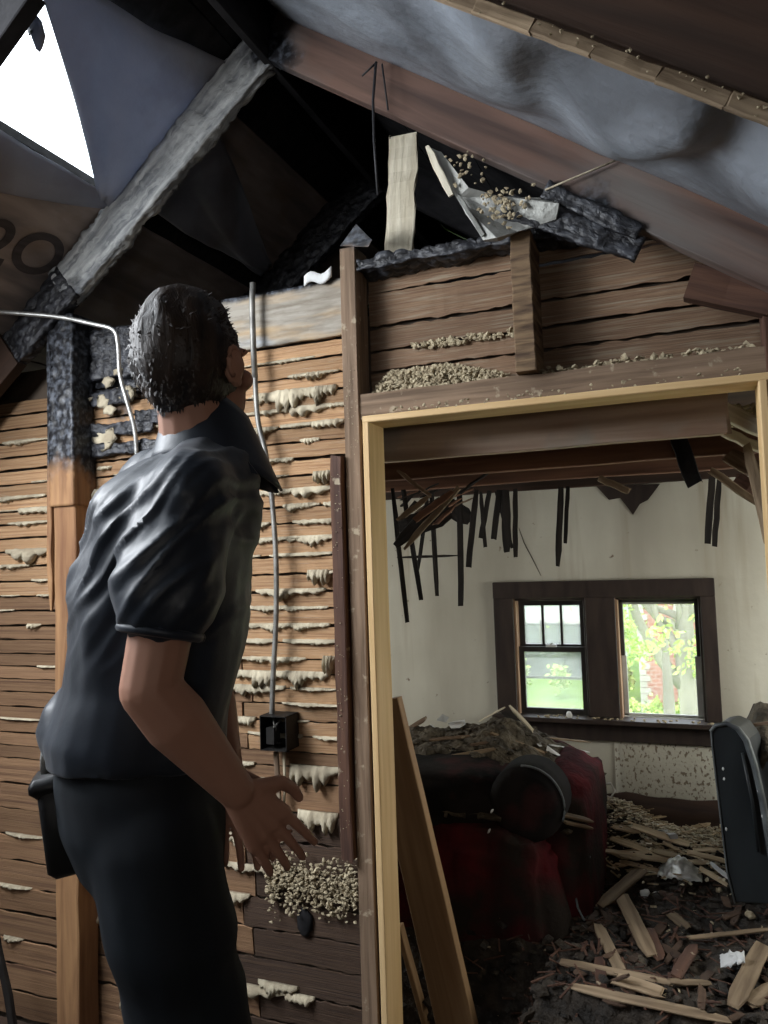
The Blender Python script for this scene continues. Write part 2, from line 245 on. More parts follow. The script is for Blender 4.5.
# ------------------------------------------------------------------ object helpers
def wloc(o):
    v = Vector((0, 0, 0))
    while o is not None: v = v + o.location; o = o.parent
    return v
def tag(o, label=None, cat=None, group=None, kind=None):
    if label: o['label'] = label
    if cat: o['category'] = cat
    if group: o['group'] = group
    if kind: o['kind'] = kind
    return o
def empty(name, loc, label=None, cat=None, group=None, kind=None):
    o = bpy.data.objects.new(name, None); COL.objects.link(o); o.location = loc; o.empty_display_size = 0.1
    return tag(o, label, cat, group, kind)
def link(name, me, parent=None, loc=(0, 0, 0), rot=None, scale=None):
    o = bpy.data.objects.new(name, me); COL.objects.link(o)
    loc = Vector(loc)
    if parent: o.parent = parent; loc = loc - wloc(parent)
    o.location = loc
    if rot is not None: o.rotation_euler = rot
    if scale is not None: o.scale = scale
    return o
class MB:
    def __init__(s): s.v = []; s.f = []; s.sm = []
    def add(s, vs, fs, smooth=False):
        n = len(s.v); s.v += [Vector(v) for v in vs]; s.f += [tuple(i + n for i in f) for f in fs]; s.sm += [smooth] * len(fs)
    def box(s, c, size, R=None):
        c = Vector(c); h = Vector(size) / 2; vs = []
        for dz in (-1, 1):
            for dx, dy in ((-1, -1), (1, -1), (1, 1), (-1, 1)):
                p = Vector((dx * h.x, dy * h.y, dz * h.z))
                if R: p = R @ p
                vs.append(c + p)
        s.add(vs, [(3, 2, 1, 0), (4, 5, 6, 7), (0, 1, 5, 4), (1, 2, 6, 5), (2, 3, 7, 6), (3, 0, 4, 7)])
    def box2(s, a, b): a = Vector(a); b = Vector(b); s.box((a + b) / 2, [abs(v) for v in (b - a)])
    def tube(s, pts, r, n=8, smooth=True, cap=True):
        pts = [Vector(p) for p in pts]; rs = r if isinstance(r, (list, tuple)) else [r] * len(pts)
        vs = []; t0 = (pts[1] - pts[0]).normalized(); up = Vector((0, 0, 1)) if abs(t0.z) < 0.9 else Vector((1, 0, 0))
        for i, p in enumerate(pts):
            t = (pts[min(i + 1, len(pts) - 1)] - pts[max(i - 1, 0)]).normalized()
            a = t.cross(up); a = a.normalized() if a.length > 1e-4 else Vector((1, 0, 0)); bb = t.cross(a).normalized(); up = -bb if False else up
            for k in range(n):
                q = 2 * PI * k / n; vs.append(p + (a * math.cos(q) + bb * math.sin(q)) * rs[i])
        fs = [(i * n + k, i * n + (k + 1) % n, (i + 1) * n + (k + 1) % n, (i + 1) * n + k) for i in range(len(pts) - 1) for k in range(n)]
        if cap: fs += [tuple(range(n))[::-1], tuple((len(pts) - 1) * n + k for k in range(n))]
        s.add(vs, fs, smooth)
    def rings(s, rings, smooth=True):
        n = len(rings[0]); vs = [p for r in rings for p in r]
        fs = [(i * n + k, i * n + (k + 1) % n, (i + 1) * n + (k + 1) % n, (i + 1) * n + k) for i in range(len(rings) - 1) for k in range(n)]
        fs += [tuple(range(n))[::-1], tuple((len(rings) - 1) * n + k for k in range(n))]
        s.add(vs, fs, smooth)
    def ball(s, c, r, sub=1, amp=0.0, fr=3.0, seed=0.0, smooth=True, R=None):
        rr = Vector(r) if not isinstance(r, (int, float)) else Vector((r, r, r)); c = Vector(c)
        vs, fs = ICO[sub]; out = []
        for v in vs:
            k = 1 + amp * noise.noise(v * fr + Vector((seed, seed * 1.3, -seed)))
            p = Vector((v.x * rr.x * k, v.y * rr.y * k, v.z * rr.z * k))
            if R: p = R @ p
            out.append(c + p)
        s.add(out, fs, smooth)
    def sheet(s, fn, nu, nv, th=0.004, smooth=True, mask=None):
        g = [[Vector(fn(i / nu, j / nv)) for j in range(nv + 1)] for i in range(nu + 1)]
        vs = [p for r in g for p in r]; nrm = []
        for i in range(nu + 1):
            for j in range(nv + 1):
                a = g[min(i + 1, nu)][j] - g[max(i - 1, 0)][j]; b = g[i][min(j + 1, nv)] - g[i][max(j - 1, 0)]
                m = a.cross(b); nrm.append(m.normalized() if m.length > 1e-9 else Vector((0, 0, 1)))
        n = len(vs); w = nv + 1; vs2 = vs + [p + q * th for p, q in zip(vs, nrm)]
        keep = [(i, j) for i in range(nu) for j in range(nv) if mask is None or mask((i + .5) / nu, (j + .5) / nv)]
        ks = set(keep); fs = []
        for i, j in keep:
            a, b, c, d = i * w + j, (i + 1) * w + j, (i + 1) * w + j + 1, i * w + j + 1
            fs += [(d, c, b, a), (n + a, n + b, n + c, n + d)]
            for (di, dj, p, q) in ((-1, 0, d, a), (1, 0, b, c), (0, -1, a, b), (0, 1, c, d)):
                if (i + di, j + dj) not in ks: fs.append((p, q, q + n, p + n))
        s.add(vs2, fs, smooth)
    def mesh(s, name, m, off=Vector((0, 0, 0))):
        me = bpy.data.meshes.new(name); me.from_pydata([tuple(v - off) for v in s.v], [], s.f)
        me.polygons.foreach_set('use_smooth', s.sm); me.materials.append(m); me.update(); return me
    def build(s, name, m, parent=None, label=None, cat=None, group=None, kind=None):
        lo = Vector([min(v[i] for v in s.v) for i in range(3)]); hi = Vector([max(v[i] for v in s.v) for i in range(3)])
        c = (lo + hi) / 2
        if parent is None: c.z = lo.z
        o = link(name, s.mesh(name, m, c), parent, c)
        return tag(o, label, cat, group, kind)
ICO = {}
for sub in (1, 2, 3, 4):
    bm = bmesh.new(); bmesh.ops.create_icosphere(bm, subdivisions=sub, radius=1)
    ICO[sub] = ([v.co.copy() for v in bm.verts], [tuple(v.index for v in f.verts) for f in bm.faces]); bm.free()

def bar_mesh(L, w, h, seg=6, jag=0.0, bev=0.003, seed=0, taper=0.0, wob=0.0):
    """board along local x: w along local y, h along local z, bevelled edges, broken ends"""
    rnd = random.Random(seed); mb = MB(); rg = []
    for i in range(seg + 1):
        x = -L / 2 + L * i / seg; k = 1.0
        if taper and i in (0, seg): k = 1 - taper * rnd.random()
        W2, H2 = w / 2 * k, h / 2 * k; b = min(bev, W2 * .4, H2 * .4)
        prof = [(-W2 + b, -H2), (W2 - b, -H2), (W2, -H2 + b), (W2, H2 - b), (W2 - b, H2), (-W2 + b, H2), (-W2, H2 - b), (-W2, -H2 + b)]
        dy, dz = (rnd.uniform(-wob, wob), rnd.uniform(-wob, wob))
        r = []
        for (y, z) in prof:
            xx = x + (rnd.uniform(-jag, jag) if i in (0, seg) else 0)
            r.append(Vector((xx, y + dy + rnd.uniform(-1, 1) * wob * .4, z + dz + rnd.uniform(-1, 1) * wob * .4)))
        rg.append(r)
    mb.rings(rg, smooth=False); return mb
def frame(p, q, up=Vector((0, 0, 1))):
    x = (q - p).normalized(); y = Vector(up).cross(x)
    if y.length < 1e-3: y = Vector((0, 1, 0)).cross(x)
    y.normalize(); z = x.cross(y); return Matrix((x, y, z)).transposed()
def beam(name, p, q, w, h, m, parent=None, up=(0, 0, 1), seg=6, jag=0.0, seed=0, taper=0.0, wob=0.0, bev=0.003, **tg):
    """board from p to q; h measured along `up`, w across"""
    p = Vector(p); q = Vector(q); L = (q - p).length; R = frame(p, q, up)
    me = bar_mesh(L, w, h, seg, jag, bev, seed, taper, wob).mesh(name, m)
    o = link(name, me, parent, (p + q) / 2, R.to_euler()); return tag(o, **tg)
def char_mesh(L, w, h, name, m, cell=0.03, amp=0.010, step=0.010, cov=None, seed=0.0):
    """board along local x whose surface is broken into alligator-skin blocks"""
    nx = max(2, int(L / step)); ny = max(2, int(w / step)); nz = max(2, int(h / step)); mb = MB(); rg = []
    prof = [(-w / 2 + w * k / ny, -h / 2) for k in range(ny)] + [(w / 2, -h / 2 + h * k / nz) for k in range(nz)] + \
           [(w / 2 - w * k / ny, h / 2) for k in range(ny)] + [(-w / 2, h / 2 - h * k / nz) for k in range(nz)]
    for i in range(nx + 1):
        x = -L / 2 + L * i / nx; r = []
        for (y, z) in prof:
            p = Vector((x, y, z)); d, _ = noise.voronoi(Vector((x * 0.75, y, z)) / cell + Vector((seed, 0, seed)))
            e = min(1.0, (d[1] - d[0]) * 2.2); k = (e ** 0.5 - 0.75) * amp + noise.noise(p * 9 + Vector((seed, 0, 0))) * amp * 1.2
            if cov: k *= cov(x / L + .5)
            n = Vector((0, y / w, z / h)); n = n.normalized() if n.length > 0 else n
            r.append(p + n * k)
        rg.append(r)
    mb.rings(rg, True); return mb.mesh(name, m)
def charbeam(name, p, q, w, h, m, parent=None, up=(0, 0, 1), **k):
    tg = {a: k.pop(a) for a in ('label', 'cat', 'group', 'kind') if a in k}
    p = Vector(p); q = Vector(q); me = char_mesh((q - p).length, w, h, name, m, **k)
    return tag(link(name, me, parent, (p + q) / 2, frame(p, q, up).to_euler()), **tg)

# ------------------------------------------------------------------ floor and far walls
WY, LY, FY = 2.30, 2.405, 4.27         # partition front face, lath plane, far wall
mb = MB(); mb.box2((-3.9, -1.62, FZ - .12), (1.9, FY, FZ)); mb.build('floor', M['floor'], None, 'sooty dark floor under the debris', 'floor', kind='structure')

WX0, WX1, WZ0, WZ1 = -1.075, 0.072, 0.585, 1.306     # outer casing of the double window
GX = [(-0.965, -0.575), (-0.42, 0.0)]                 # two light openings
def wall_with_holes(name, m, x0, x1, z0, z1, ya, yb, holes, top=None):
    mb = MB(); xs = sorted({x0, x1, *[h[0] for h in holes], *[h[1] for h in holes]}); zs = sorted({z0, z1, *[h[2] for h in holes], *[h[3] for h in holes]})
    for i in range(len(xs) - 1):
        for j in range(len(zs) - 1):
            cx, cz = (xs[i] + xs[i + 1]) / 2, (zs[j] + zs[j + 1]) / 2
            if any(h[0] < cx < h[1] and h[2] < cz < h[3] for h in holes): continue
            mb.box2((xs[i], ya, zs[j]), (xs[i + 1], yb, zs[j + 1]))
    return mb
mb = wall_with_holes('wall_far', M['paint'], -3.6, 1.62, FZ, 1.9, FY, FY + .14, [(a - .01, b + .01, 0.575, 1.22) for a, b in GX])
wf = mb.build('wall_far', M['paint'], None, 'cream plaster far wall around the double window', 'wall', kind='structure')
# burnt gable above, following the roof
mb = MB(); prof = [(-3.2, 1.9), (1.55, 1.9), (0.84, 1.9), (RX, RZ), (-3.2, 1.91)]
prof = [(-3.2, 1.9), (0.84, 1.9), (RX, RZ)]
a = [Vector((x, FY + .02, z)) for x, z in prof]; b = [v + Vector((0, .1, 0)) for v in a]
mb.add(a + b, [(0, 1, 2), (5, 4, 3), (0, 3, 4, 1), (1, 4, 5, 2), (2, 5, 3, 0)]); mb.build('gable_boards', M['char_matt'], wf)
# peeled patch under the right light
mb = MB(); p0, p1 = AY(618, 742, FY), AY(716, 812, FY)
mb.sheet(lambda u, v: (-0.46 + .52 * u, FY - .003 - .002 * noise.noise(Vector((u * 6, v * 6, 1))), 0.13 + .40 * v), 10, 8, .004)
mb.build('peeled_plaster_patch', M['peeled'], wf, label='speckled peeling patch')
# wall crack and stain
mb = MB(); pts = [AY(x, y, FY - .004) for x, y in ((518.7, 528), (524, 543), (532, 558), (541, 576))]; mb.tube([p + Vector((0, .004, 0)) for p in pts], [.001, .0025, .0022, .001], 5)
mb.build('crack', M['trim'], wf)
mb = MB(); mb.add([AY(x, y, FY - .006) for x, y in ((596, 486), (609, 500), (620, 498), (628, 508), (633, 515), (640, 504), (648, 500), (660, 484))] +
                  [AY(x, y, FY + .002) for x, y in ((596, 486), (609, 500), (620, 498), (628, 508), (633, 515), (640, 504), (648, 500), (660, 484))],
                  [tuple(range(8)), (0, 8, 9, 1), (1, 9, 10, 2), (2, 10, 11, 3), (3, 11, 12, 4), (4, 12, 13, 5), (5, 13, 14, 6), (6, 14, 15, 7)])
mb.build('torn_wall_covering', M['trim'], wf)

mb = wall_with_holes('wall_right', M['paint'], 2.45, FY + .14, FZ, 1.75, 0, .12, [(3.0, 3.9, .7, 1.5)])
mb.v = [Vector((1.5 + v.y, v.x, v.z)) for v in mb.v]
mb.build('wall_right', M['paint'], None, 'cream side wall of the room beyond the doorway', 'wall', kind='structure')
mb = MB(); mb.box2((1.5, -1.5, FZ), (1.62, 2.45, 1.42)); mb.build('wall_right', M['lath_dark'], None, 'dark kneewall at the right of the near room', 'wall', kind='structure')
mb = wall_with_holes('wall_left', M['paint'], -1.5, FY + .14, FZ, 1.64, 0, .12, [(3.0, 3.9, .7, 1.5)])
mb.v = [Vector((-3.62 + v.y, v.x, v.z)) for v in mb.v]
mb.build('wall_left', M['lath_dark'], None, 'dark kneewall at the left of both rooms', 'wall', kind='structure')
mb = MB(); mb.box2((-3.62, -1.62, FZ), (1.62, -1.5, 1.5)); mb.add([(-3.5, -1.55, 1.5), (1.5, -1.55, 1.5), (RX, -1.55, RZ), (-3.5, -1.5, 1.5), (1.5, -1.5, 1.5), (RX, -1.5, RZ)], [(0, 1, 2), (5, 4, 3), (0, 3, 4, 1), (1, 4, 5, 2), (2, 5, 3, 0)])
mb.build('wall_back', M['lath_dark'], None, 'sooty board gable wall behind the camera', 'wall', kind='structure')
mb = MB(); mb.box2((-3.5, FY - .03, FZ), (-.62, FY, .14)); mb.sheet(lambda u, v: (-.62 + 2.1 * u, FY - .035 - .01 * noise.noise(Vector((u * 9, v * 3, 0))), -.3 + (.50 + .02 * noise.noise(Vector((u * 14, 0, 4)))) * v), 40, 6, .02)
mb.build('baseboard_far', M['baseb'], None, 'burnt dark baseboard under the right window light', 'baseboard', kind='structure')

# ------------------------------------------------------------------ double window
win = empty('window_1', ((WX0 + WX1) / 2, FY, 0.5), 'dark stained double window in the cream far wall', 'window', kind='structure')
fy = FY - .022
def wb(name, a, b, m=M['trim'], parent=None, **k):
    mb = MB(); mb.box2(a, b)
    o = mb.build(name, m, parent or win, **k); md = o.modifiers.new('bevel', 'BEVEL'); md.width = .003; md.segments = 2; return o
wb('casing', (WX0, fy, .585), (GX[0][0], FY + .01, 1.215))
wb('casing', (GX[1][1], fy, .585), (WX1, FY + .01, 1.215))
wb('casing', (GX[0][1], fy, .585), (GX[1][0], FY + .01, 1.215))
wb('casing', (WX0, fy - .006, 1.215), (WX1, FY + .01, WZ1))
wb('sill', (WX0 - .02, fy - .05, .555), (WX1 + .02, FY + .05, .580))
wb('apron', (WX0, fy, .462), (WX1, FY + .01, .555))
mb = MB()
for i in range(60):
    x = random.uniform(WX0 + .2, WX1 - .03); mb.ball((x, fy - random.uniform(-.03, .045), .582), (random.uniform(.003, .012), .006, random.uniform(.002, .007)), 1, .4, 2, i)
mb.build('sill_grit', M['crumb'], win, kind='stuff')
for n, (x0, x1) in enumerate(GX):
    for (a, b) in (((x0 - .01, FY, .575), (x0 + .012, FY + .12, 1.22)), ((x1 - .012, FY, .575), (x1 + .01, FY + .12, 1.22)), ((x0, FY, 1.200), (x1, FY + .12, 1.22))):
        wb('jamb_liner', a, b, M['bare'] if a[0] < x0 + .001 and b[0] < x0 + .1 else M['trim'])
# left: two sashes
x0, x1 = GX[0]; x0 += .012; x1 -= .012
def sash(z0, z1, y, m, st, nv, name='sash', glass='glass', x0=x0, x1=x1):
    mb = MB(); d = .03
    for (a, b) in (((x0, z0), (x0 + st, z1)), ((x1 - st, z0), (x1, z1)), ((x0 + st, z0), (x1 - st, z0 + st)), ((x0 + st, z1 - st), (x1 - st, z1))):
        mb.box2((a[0], y, a[1]), (b[0], y + d, b[1]))
    s = mb.build(name, m, win)
    for k in range(nv):
        x = x0 + st + (x1 - x0 - 2 * st) * (k + 1) / (nv + 1); mm = MB(); mm.box2((x - .006, y + .004, z0 + st), (x + .006, y + .026, z1 - st)); mm.build('muntin', m, s)
    for k in range(nv + 1):
        w = (x1 - x0 - 2 * st) / (nv + 1); mm = MB(); mm.box2((x0 + st + w * k, y + .013, z0 + st), (x0 + st + w * (k + 1), y + .016, z1 - st)); mm.build('pane', M[glass], s)
    return s
sash(.925, 1.20, FY + .07, M['sash'], .03, 2)
lo = sash(.582, .945, FY + .035, M['sash'], .028, 0)
mb = MB(); mb.box2((-.80, FY + .02, .945), (-.745, FY + .05, .957)); mb.tube([(-.78, FY + .03, .957), (-.76, FY + .02, .966)], .005, 6); mb.build('latch', M['alum'], lo)
wb('storm_rail', (x0, FY + .115, .757), (x1, FY + .125, .772), M['conduit']); wb('storm_rail', (x0, FY + .115, 1.055), (x1, FY + .125, 1.062), M['conduit'])
mb = MB(); mb.ball((-.68, fy - .02, .594), (.016, .012, .02), 2, .3, 2, 3); mb.build('plaster_lump', M['paper'], win)
# right: upper dark frame, lower light storm frame, clear glass
x2, x3 = GX[1]; x2 += .012; x3 -= .012
for a, b in (((x2, FY + .06, .90), (x2 + .02, FY + .1, 1.2)), ((x3 - .02, FY + .06, .90), (x3, FY + .1, 1.2)), ((x2, FY + .06, 1.182), (x3, FY + .1, 1.2))):
    wb('sash_rail', a, b, M['sash'])
for a, b in (((x2, FY + .08, .58), (x2 + .026, FY + .1, .90)), ((x3 - .03, FY + .08, .58), (x3, FY + .1, .90)), ((x2, FY + .08, .578), (x3, FY + .1, .594)), ((x2 + .02, FY + .085, 1.17), (x3 - .02, FY + .1, 1.182))):
    wb('storm_frame', a, b, M['alum'])
mb = MB(); mb.box2((x2 + .02, FY + .088, .59), (x3 - .02, FY + .091, 1.18)); mb.build('pane', M['glass_clear'], win)

# ------------------------------------------------------------------ partition wall with studs, laths and plaster
wall = MB()
def cells(mb, x0, x1, z0, z1, ya=2.43, yb=2.45): mb.box2((x0, ya, z0), (x1, yb, z1))
cells(wall, -3.5, -0.985, FZ, 2.30); cells(wall, -0.985, 0.20, 1.93, 2.33); cells(wall, 0.20, 1.5, FZ, 1.42)
cells(wall, 0.20, 0.95, 1.42, 1.70)
wr = wall.build('wall_partition', M['plaster_back'], None, 'stripped lath and stud partition wall with the doorway', 'wall', kind='structure')
def stud(x0, x1, z0, z1, m, y0=WY, y1=LY - .006, **k):
    return beam('stud', ((x0 + x1) / 2, (y0 + y1) / 2, z0), ((x0 + x1) / 2, (y0 + y1) / 2, z1), y1 - y0, x1 - x0, M[m], wr, up=(1, 0, 0), seg=14, wob=.0022, **k)
stud(-1.062, -1.006, FZ, 2.50, 'stud', seed=1)
stud(-1.108, -1.066, 0.50, 1.80, 'stud_red', y0=2.275, y1=2.395, seed=2, jag=.01, label='dark short stud with a broken foot')
stud(-1.002, -0.980, FZ, 1.83, 'stud_red', y0=2.31, seed=3)
stud(-0.474, -0.412, 2.00, 2.425, 'cripple', y0=2.262, seed=4, label='rough sawn cripple stud over the doorway')
stud(0.20, 0.26, FZ, 2.1, 'stud_red', seed=5); stud(0.85, 0.90, FZ, 1.75, 'stud', seed=5)
# left post: bare below, deeply charred above
p = charbeam('stud', (-2.255, 2.335, 1.70), (-2.255, 2.335, 2.45), .125, .118, M['post'], wr, up=(1, 0, 0), amp=.012, cell=.032, cov=lambda t: min(1, t * 2.2) if t < .45 else 1, label='post charred into black blocks at the top')
me = bar_mesh(2.10, .105, .108, 14, 0, .004, 9, 0, .002).mesh('stud', M['post'])
link('stud', me, wr, (-2.252, 2.335, .67), frame(Vector((0, 0, 0)), Vector((0, 0, 1)), (1, 0, 0)).to_euler())['label'] = 'bare lower length of the burnt post'
beam('stud_splinter', (-2.322, 2.29, 1.30), (-2.318, 2.29, 2.40), .03, .022, M['post'], wr, up=(1, 0, 0), seg=10, wob=.003, taper=.8)['label'] = 'pale unburnt edge of the post'
# plates
beam('header', (-1.004, 2.345, 1.955), (1.5, 2.345, 1.955), .085, .085, M['stud'], wr, seg=24, wob=.003)
beam('sole_plate', (-3.5, 2.35, FZ + .02), (-.98, 2.35, FZ + .02), .1, .04, M['lath_dark'], wr)
charbeam('top_plate', (-1.0, 2.35, 2.435), (-.47, 2.35, 2.435), .10, .045, M['char'], wr, amp=.016, cell=.035)
charbeam('top_plate', (-.41, 2.35, 2.44), (.10, 2.35, 2.40), .10, .06, M['char'], wr, amp=.018, cell=.035)
# laths: six shared shapes
def lath_mesh(L, h, seed, name='lath', m='lath', jag=.004):
    rnd = random.Random(seed); mb = MB(); rg = []; n = 22
    for i in range(n + 1):
        x = -L / 2 + L * i / n; a = h / 2 + rnd.uniform(-1, .5) * jag; b = h / 2 + rnd.uniform(-1, .5) * jag; t = .007 + rnd.uniform(-.001, .0015)
        rg.append([Vector((x, -t / 2, -a)), Vector((x, t / 2, -a)), Vector((x, t / 2, b)), Vector((x, -t / 2, b + rnd.uniform(-.002, 0)))])
    mb.rings(rg, False); return mb.mesh(name, M[m])
LM = {(m, i): lath_mesh(1.0, 1.0, i * 7 + 1, m=m, jag=.06) for m in ('lath', 'lath_low', 'lath_dark', 'headboard') for i in range(6)}
def lath(x0, x1, z, h, m='lath', y=LY, tilt=0.0):
    o = link('lath', LM[(m, random.randrange(6))], wr, ((x0 + x1) / 2, y + random.uniform(-.004, .003), z), (random.uniform(-.05, .12), tilt, 0), (x1 - x0, 1, h)); return o
gaps = []
z = FZ + .05
rowz = []
while z < 2.20:
    h = random.uniform(.046, .056); 
    if 1.93 < z < 2.20: h = .052
    if z < .62: h = .098
    rowz.append((z, h)); z += h + (.0075 if z > 1.1 else .0045)
for (z, h) in rowz:
    zc = z + h / 2
    # left bay
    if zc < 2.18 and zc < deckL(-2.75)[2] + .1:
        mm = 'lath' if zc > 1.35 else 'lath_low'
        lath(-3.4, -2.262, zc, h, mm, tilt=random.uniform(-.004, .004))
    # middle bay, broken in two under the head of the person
    mm = 'lath' if zc > .80 else ('lath_low' if zc > .62 else 'lath_dark')  # darker board material for the lowest rows
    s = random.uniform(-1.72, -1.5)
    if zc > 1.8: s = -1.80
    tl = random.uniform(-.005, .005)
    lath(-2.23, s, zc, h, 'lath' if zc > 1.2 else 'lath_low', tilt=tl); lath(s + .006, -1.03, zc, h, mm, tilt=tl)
    gaps.append(z)
# wide ash-faced board at the top of the middle bay
me = char_mesh(.78, .022, .20, 'lath', M['headboard'], amp=.003, cell=.02, cov=None)
tp = mat('ash_faced_board', (0.36, 0.33, 0.28), (0.22, 0.19, 0.15), 0.9, (8, 60, 60), bump=.4, char=[((-1.4, 2.4, 2.50), .62, (1.5, 9, .13))], mix3=[((0.50, .34, .18), (3, 3, 18), .5, .75), ((0.42, 0.48, 0.55), (4, 4, 9), .58, .78)])
me.materials[0] = tp
link('board', me, wr, (-1.45, 2.395, 2.335))['label'] = 'wide board grey with ash along its top'
charbeam('board', (-2.20, 2.385, 2.30), (-1.83, 2.385, 2.30), .03, .20, M['char'], wr, amp=.012)['label'] = 'black charred board beside the post'
for (x0, x1, z, hh) in ((-2.2, -2.0, 2.12, .06), (-2.02, -1.78, 2.15, .05), (-2.2, -1.9, 2.0, .05), (-1.98, -1.76, 2.03, .06), (-2.2, -1.8, 1.92, .05)):
    charbeam('burnt_lath', (x0, 2.378, z), (x1, 2.378, z + random.uniform(-.01, .01)), .02, hh, M['char'], wr, amp=.01, cell=.025)
# boards over the doorway
z = 2.005
for h in (.085, .062, .075, .11, .07):
    lath(-1.0, -.465, z + h / 2, h, 'headboard', tilt=random.uniform(-.006, .004))
    lath(-.43, .22, z + h / 2, h, 'headboard', tilt=random.uniform(-.006, .004))
    if z + h < 2.3: lath(.22, .9, z + h / 2 - .04, h, 'headboard')
    z += h + .008
# right of doorway, mostly outside the frame
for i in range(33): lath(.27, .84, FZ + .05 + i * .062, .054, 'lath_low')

# plaster keys: ragged lips of plaster squeezed through the gaps
def key_mesh(seed, L, drop, name='plaster_key'):
    rnd = random.Random(seed); mb = MB(); n = 26; rg = []
    for i in range(n + 1):
        t = i / n; env = max(.12, math.sin(PI * min(1, max(0, t))) ** .45)
        d = drop * env * (.35 + 1.5 * abs(noise.noise(Vector((t * L * 34 + seed * 3.1, seed, 0))))) * 1.35
        x = -L / 2 + L * t; o = .013 * env + d * .55; c = noise.noise(Vector((t * 9, seed, 5))) * .003
        rg.append([Vector((x, .004, .006)), Vector((x, -o * .6, .007 + c)), Vector((x, -o, -d * .25)), Vector((x, -o * 1.05, -d * .7)), Vector((x, -o * .55, -d)), Vector((x, .002, -d * .85))])
    mb.rings(rg, True); return mb.mesh(name, M['plaster'])
KM = [key_mesh(i, random.uniform(.12, .42), random.uniform(.010, .026)) for i in range(14)] + [key_mesh(30 + i, random.uniform(.10, .2), random.uniform(.03, .045)) for i in range(5)]
def key(px, py, w, drop=None, k=None):
    c = AY(px, py, LY - .006); k = random.randrange(14) if k is None else k; me = KM[k]; L0 = max(v.co.x for v in me.vertices) * 2; L = AY(px + w / 2, py, LY).x - AY(px - w / 2, py, LY).x
    z = min([g for g in gaps] + [0], key=lambda g: abs(g - c.z)) if (c.z < 2.2 and w > 14) else c.z
    link('plaster_key', me, wr, (c.x, LY - .005, z), (random.uniform(-.1, .1), 0, 0), (L / L0, 1, drop or random.uniform(.8, 1.3)))
for args in [(286, 387, 70, 1.6), (322, 384, 30, 1.5), (270, 410, 60, 1), (310, 408, 44, 1, 15), (328, 425, 34, 1, 14), (258, 430, 40), (300, 428, 40), (325, 475, 22, .9, 16), (313, 490, 44, 1, 15), (300, 512, 30),
             (302, 553, 60, 1), (320, 572, 24, 1.2, 17), (290, 588, 70), (268, 610, 40), (310, 618, 40), (253, 645, 50, 1.3), (312, 640, 60, 1.2), (280, 660, 30), (330, 658, 12, 1.2, 16), (262, 675, 60, 1.2), (305, 674, 50, 1.3),
             (255, 688, 60), (310, 690, 40), (245, 718, 22, 1, 14), (245, 756, 20), (258, 773, 40, 1, 15), (315, 772, 50, 1.5, 16), (318, 808, 40, 1.6, 17), (245, 806, 30), (248, 829, 40, 1.2), (265, 850, 44), (248, 862, 50, 1.2), (240, 893, 20, 1, 15),
             (22, 440, 40, .8), (20, 500, 50, .9), (38, 515, 40, 1, 14), (30, 528, 45, .8), (30, 549, 50, 1, 18), (15, 572, 40, .7), (43, 583, 24, .7), (20, 716, 50, .5), (25, 828, 40, .6), (8, 875, 24, .5), (20, 895, 24, .5),
             (14, 935, 20, .6), (97, 915, 14, 1, 14), (125, 963, 10, 1), (128, 1000, 12, 1, 15), (97, 490, 18, 1, 16), (96, 512, 16, 1), (94, 530, 14, 1), (105, 468, 14, .8), (262, 998, 50, 1, 15), (300, 1008, 30, 1, 14), (278, 988, 40, 1)]:
    key(*args)
for i in range(120):
    x = random.uniform(-1.95, -1.12); z = random.choice(gaps[12:])
    if z < .65: continue
    k = random.randrange(14); link('plaster_key', KM[k], wr, (x, LY - .004, z), None, (random.uniform(.3, .9), random.uniform(.5, .9), random.uniform(.3, .9)))
for i in range(18):
    z = random.choice(gaps[14:]); link('plaster_key', KM[random.randrange(14)], wr, (random.uniform(-3.1, -2.45), LY - .004, z), None, (random.uniform(.3, .7), .8, random.uniform(.3, .7)))
# pale plaster showing among the burnt laths
for (px, py, r) in ((108, 382, 7), (103, 402, 8), (128, 393, 10), (110, 410, 7), (88, 400, 4), (143, 385, 7), (105, 440, 12), (118, 372, 5)):
    c = AY(px, py, 2.372); mb = MB(); mb.ball(c, (r * .0042, .006, r * .003), 2, 1.3, 2.2, px); mb.build('plaster_patch', M['plaster'], wr)
# crumbs on the header and lower down
def crumbs(name, n, fn, r0, r1, m, parent, label=None, **k):
    mb = MB()
    for i in range(n):
        c = fn(i); r = random.uniform(r0, r1); mb.ball(c, (r, r * random.uniform(.5, 1), r * random.uniform(.5, 1.1)), 1, 1.1, 1.9, i * .37, smooth=False)
    return mb.build(name, m, parent, kind='stuff', label=label, **k)
def f1(i):
    x = random.triangular(-.99, -.48, -.8); hh = .085 * max(0, min(1, (x + 1.02) / .1)) * max(.25, min(1, (-.42 - x) / .3))
    t = random.random() ** 1.2; return Vector((x, 2.385 - .06 * (1 - t) * random.random() - .008, 1.998 + hh * t))
crumbs('plaster_rubble', 1300, f1, .003, .0095, M['crumb'], wr)
crumbs('plaster_rubble', 150, lambda i: Vector((random.uniform(-.42, .18), 2.38 - random.random() * .06, 2.0 + random.random() * .018)), .004, .011, M['crumb'], wr)
crumbs('plaster_rubble', 130, lambda i: Vector((random.uniform(-.85, -.5), 2.392, 2.16 + .03 * noise.noise(Vector((i, 0, 0))) + random.uniform(-.012, .012))), .004, .010, M['crumb'], wr)
def f3(i):
    px = random.uniform(266, 357); py = random.gauss(884 + (px - 300) * .12, 13 + 5 * noise.noise(Vector((px * .06, 0, 0)))) + 10 * noise.noise(Vector((px * .09, 3, 0)))
    py = max(852, min(922, py))
    return AY(px, py, 2.385 - random.random() * .03)
crumbs('plaster_rubble', 1000, f3, .003, .0085, M['crumb'], wr)
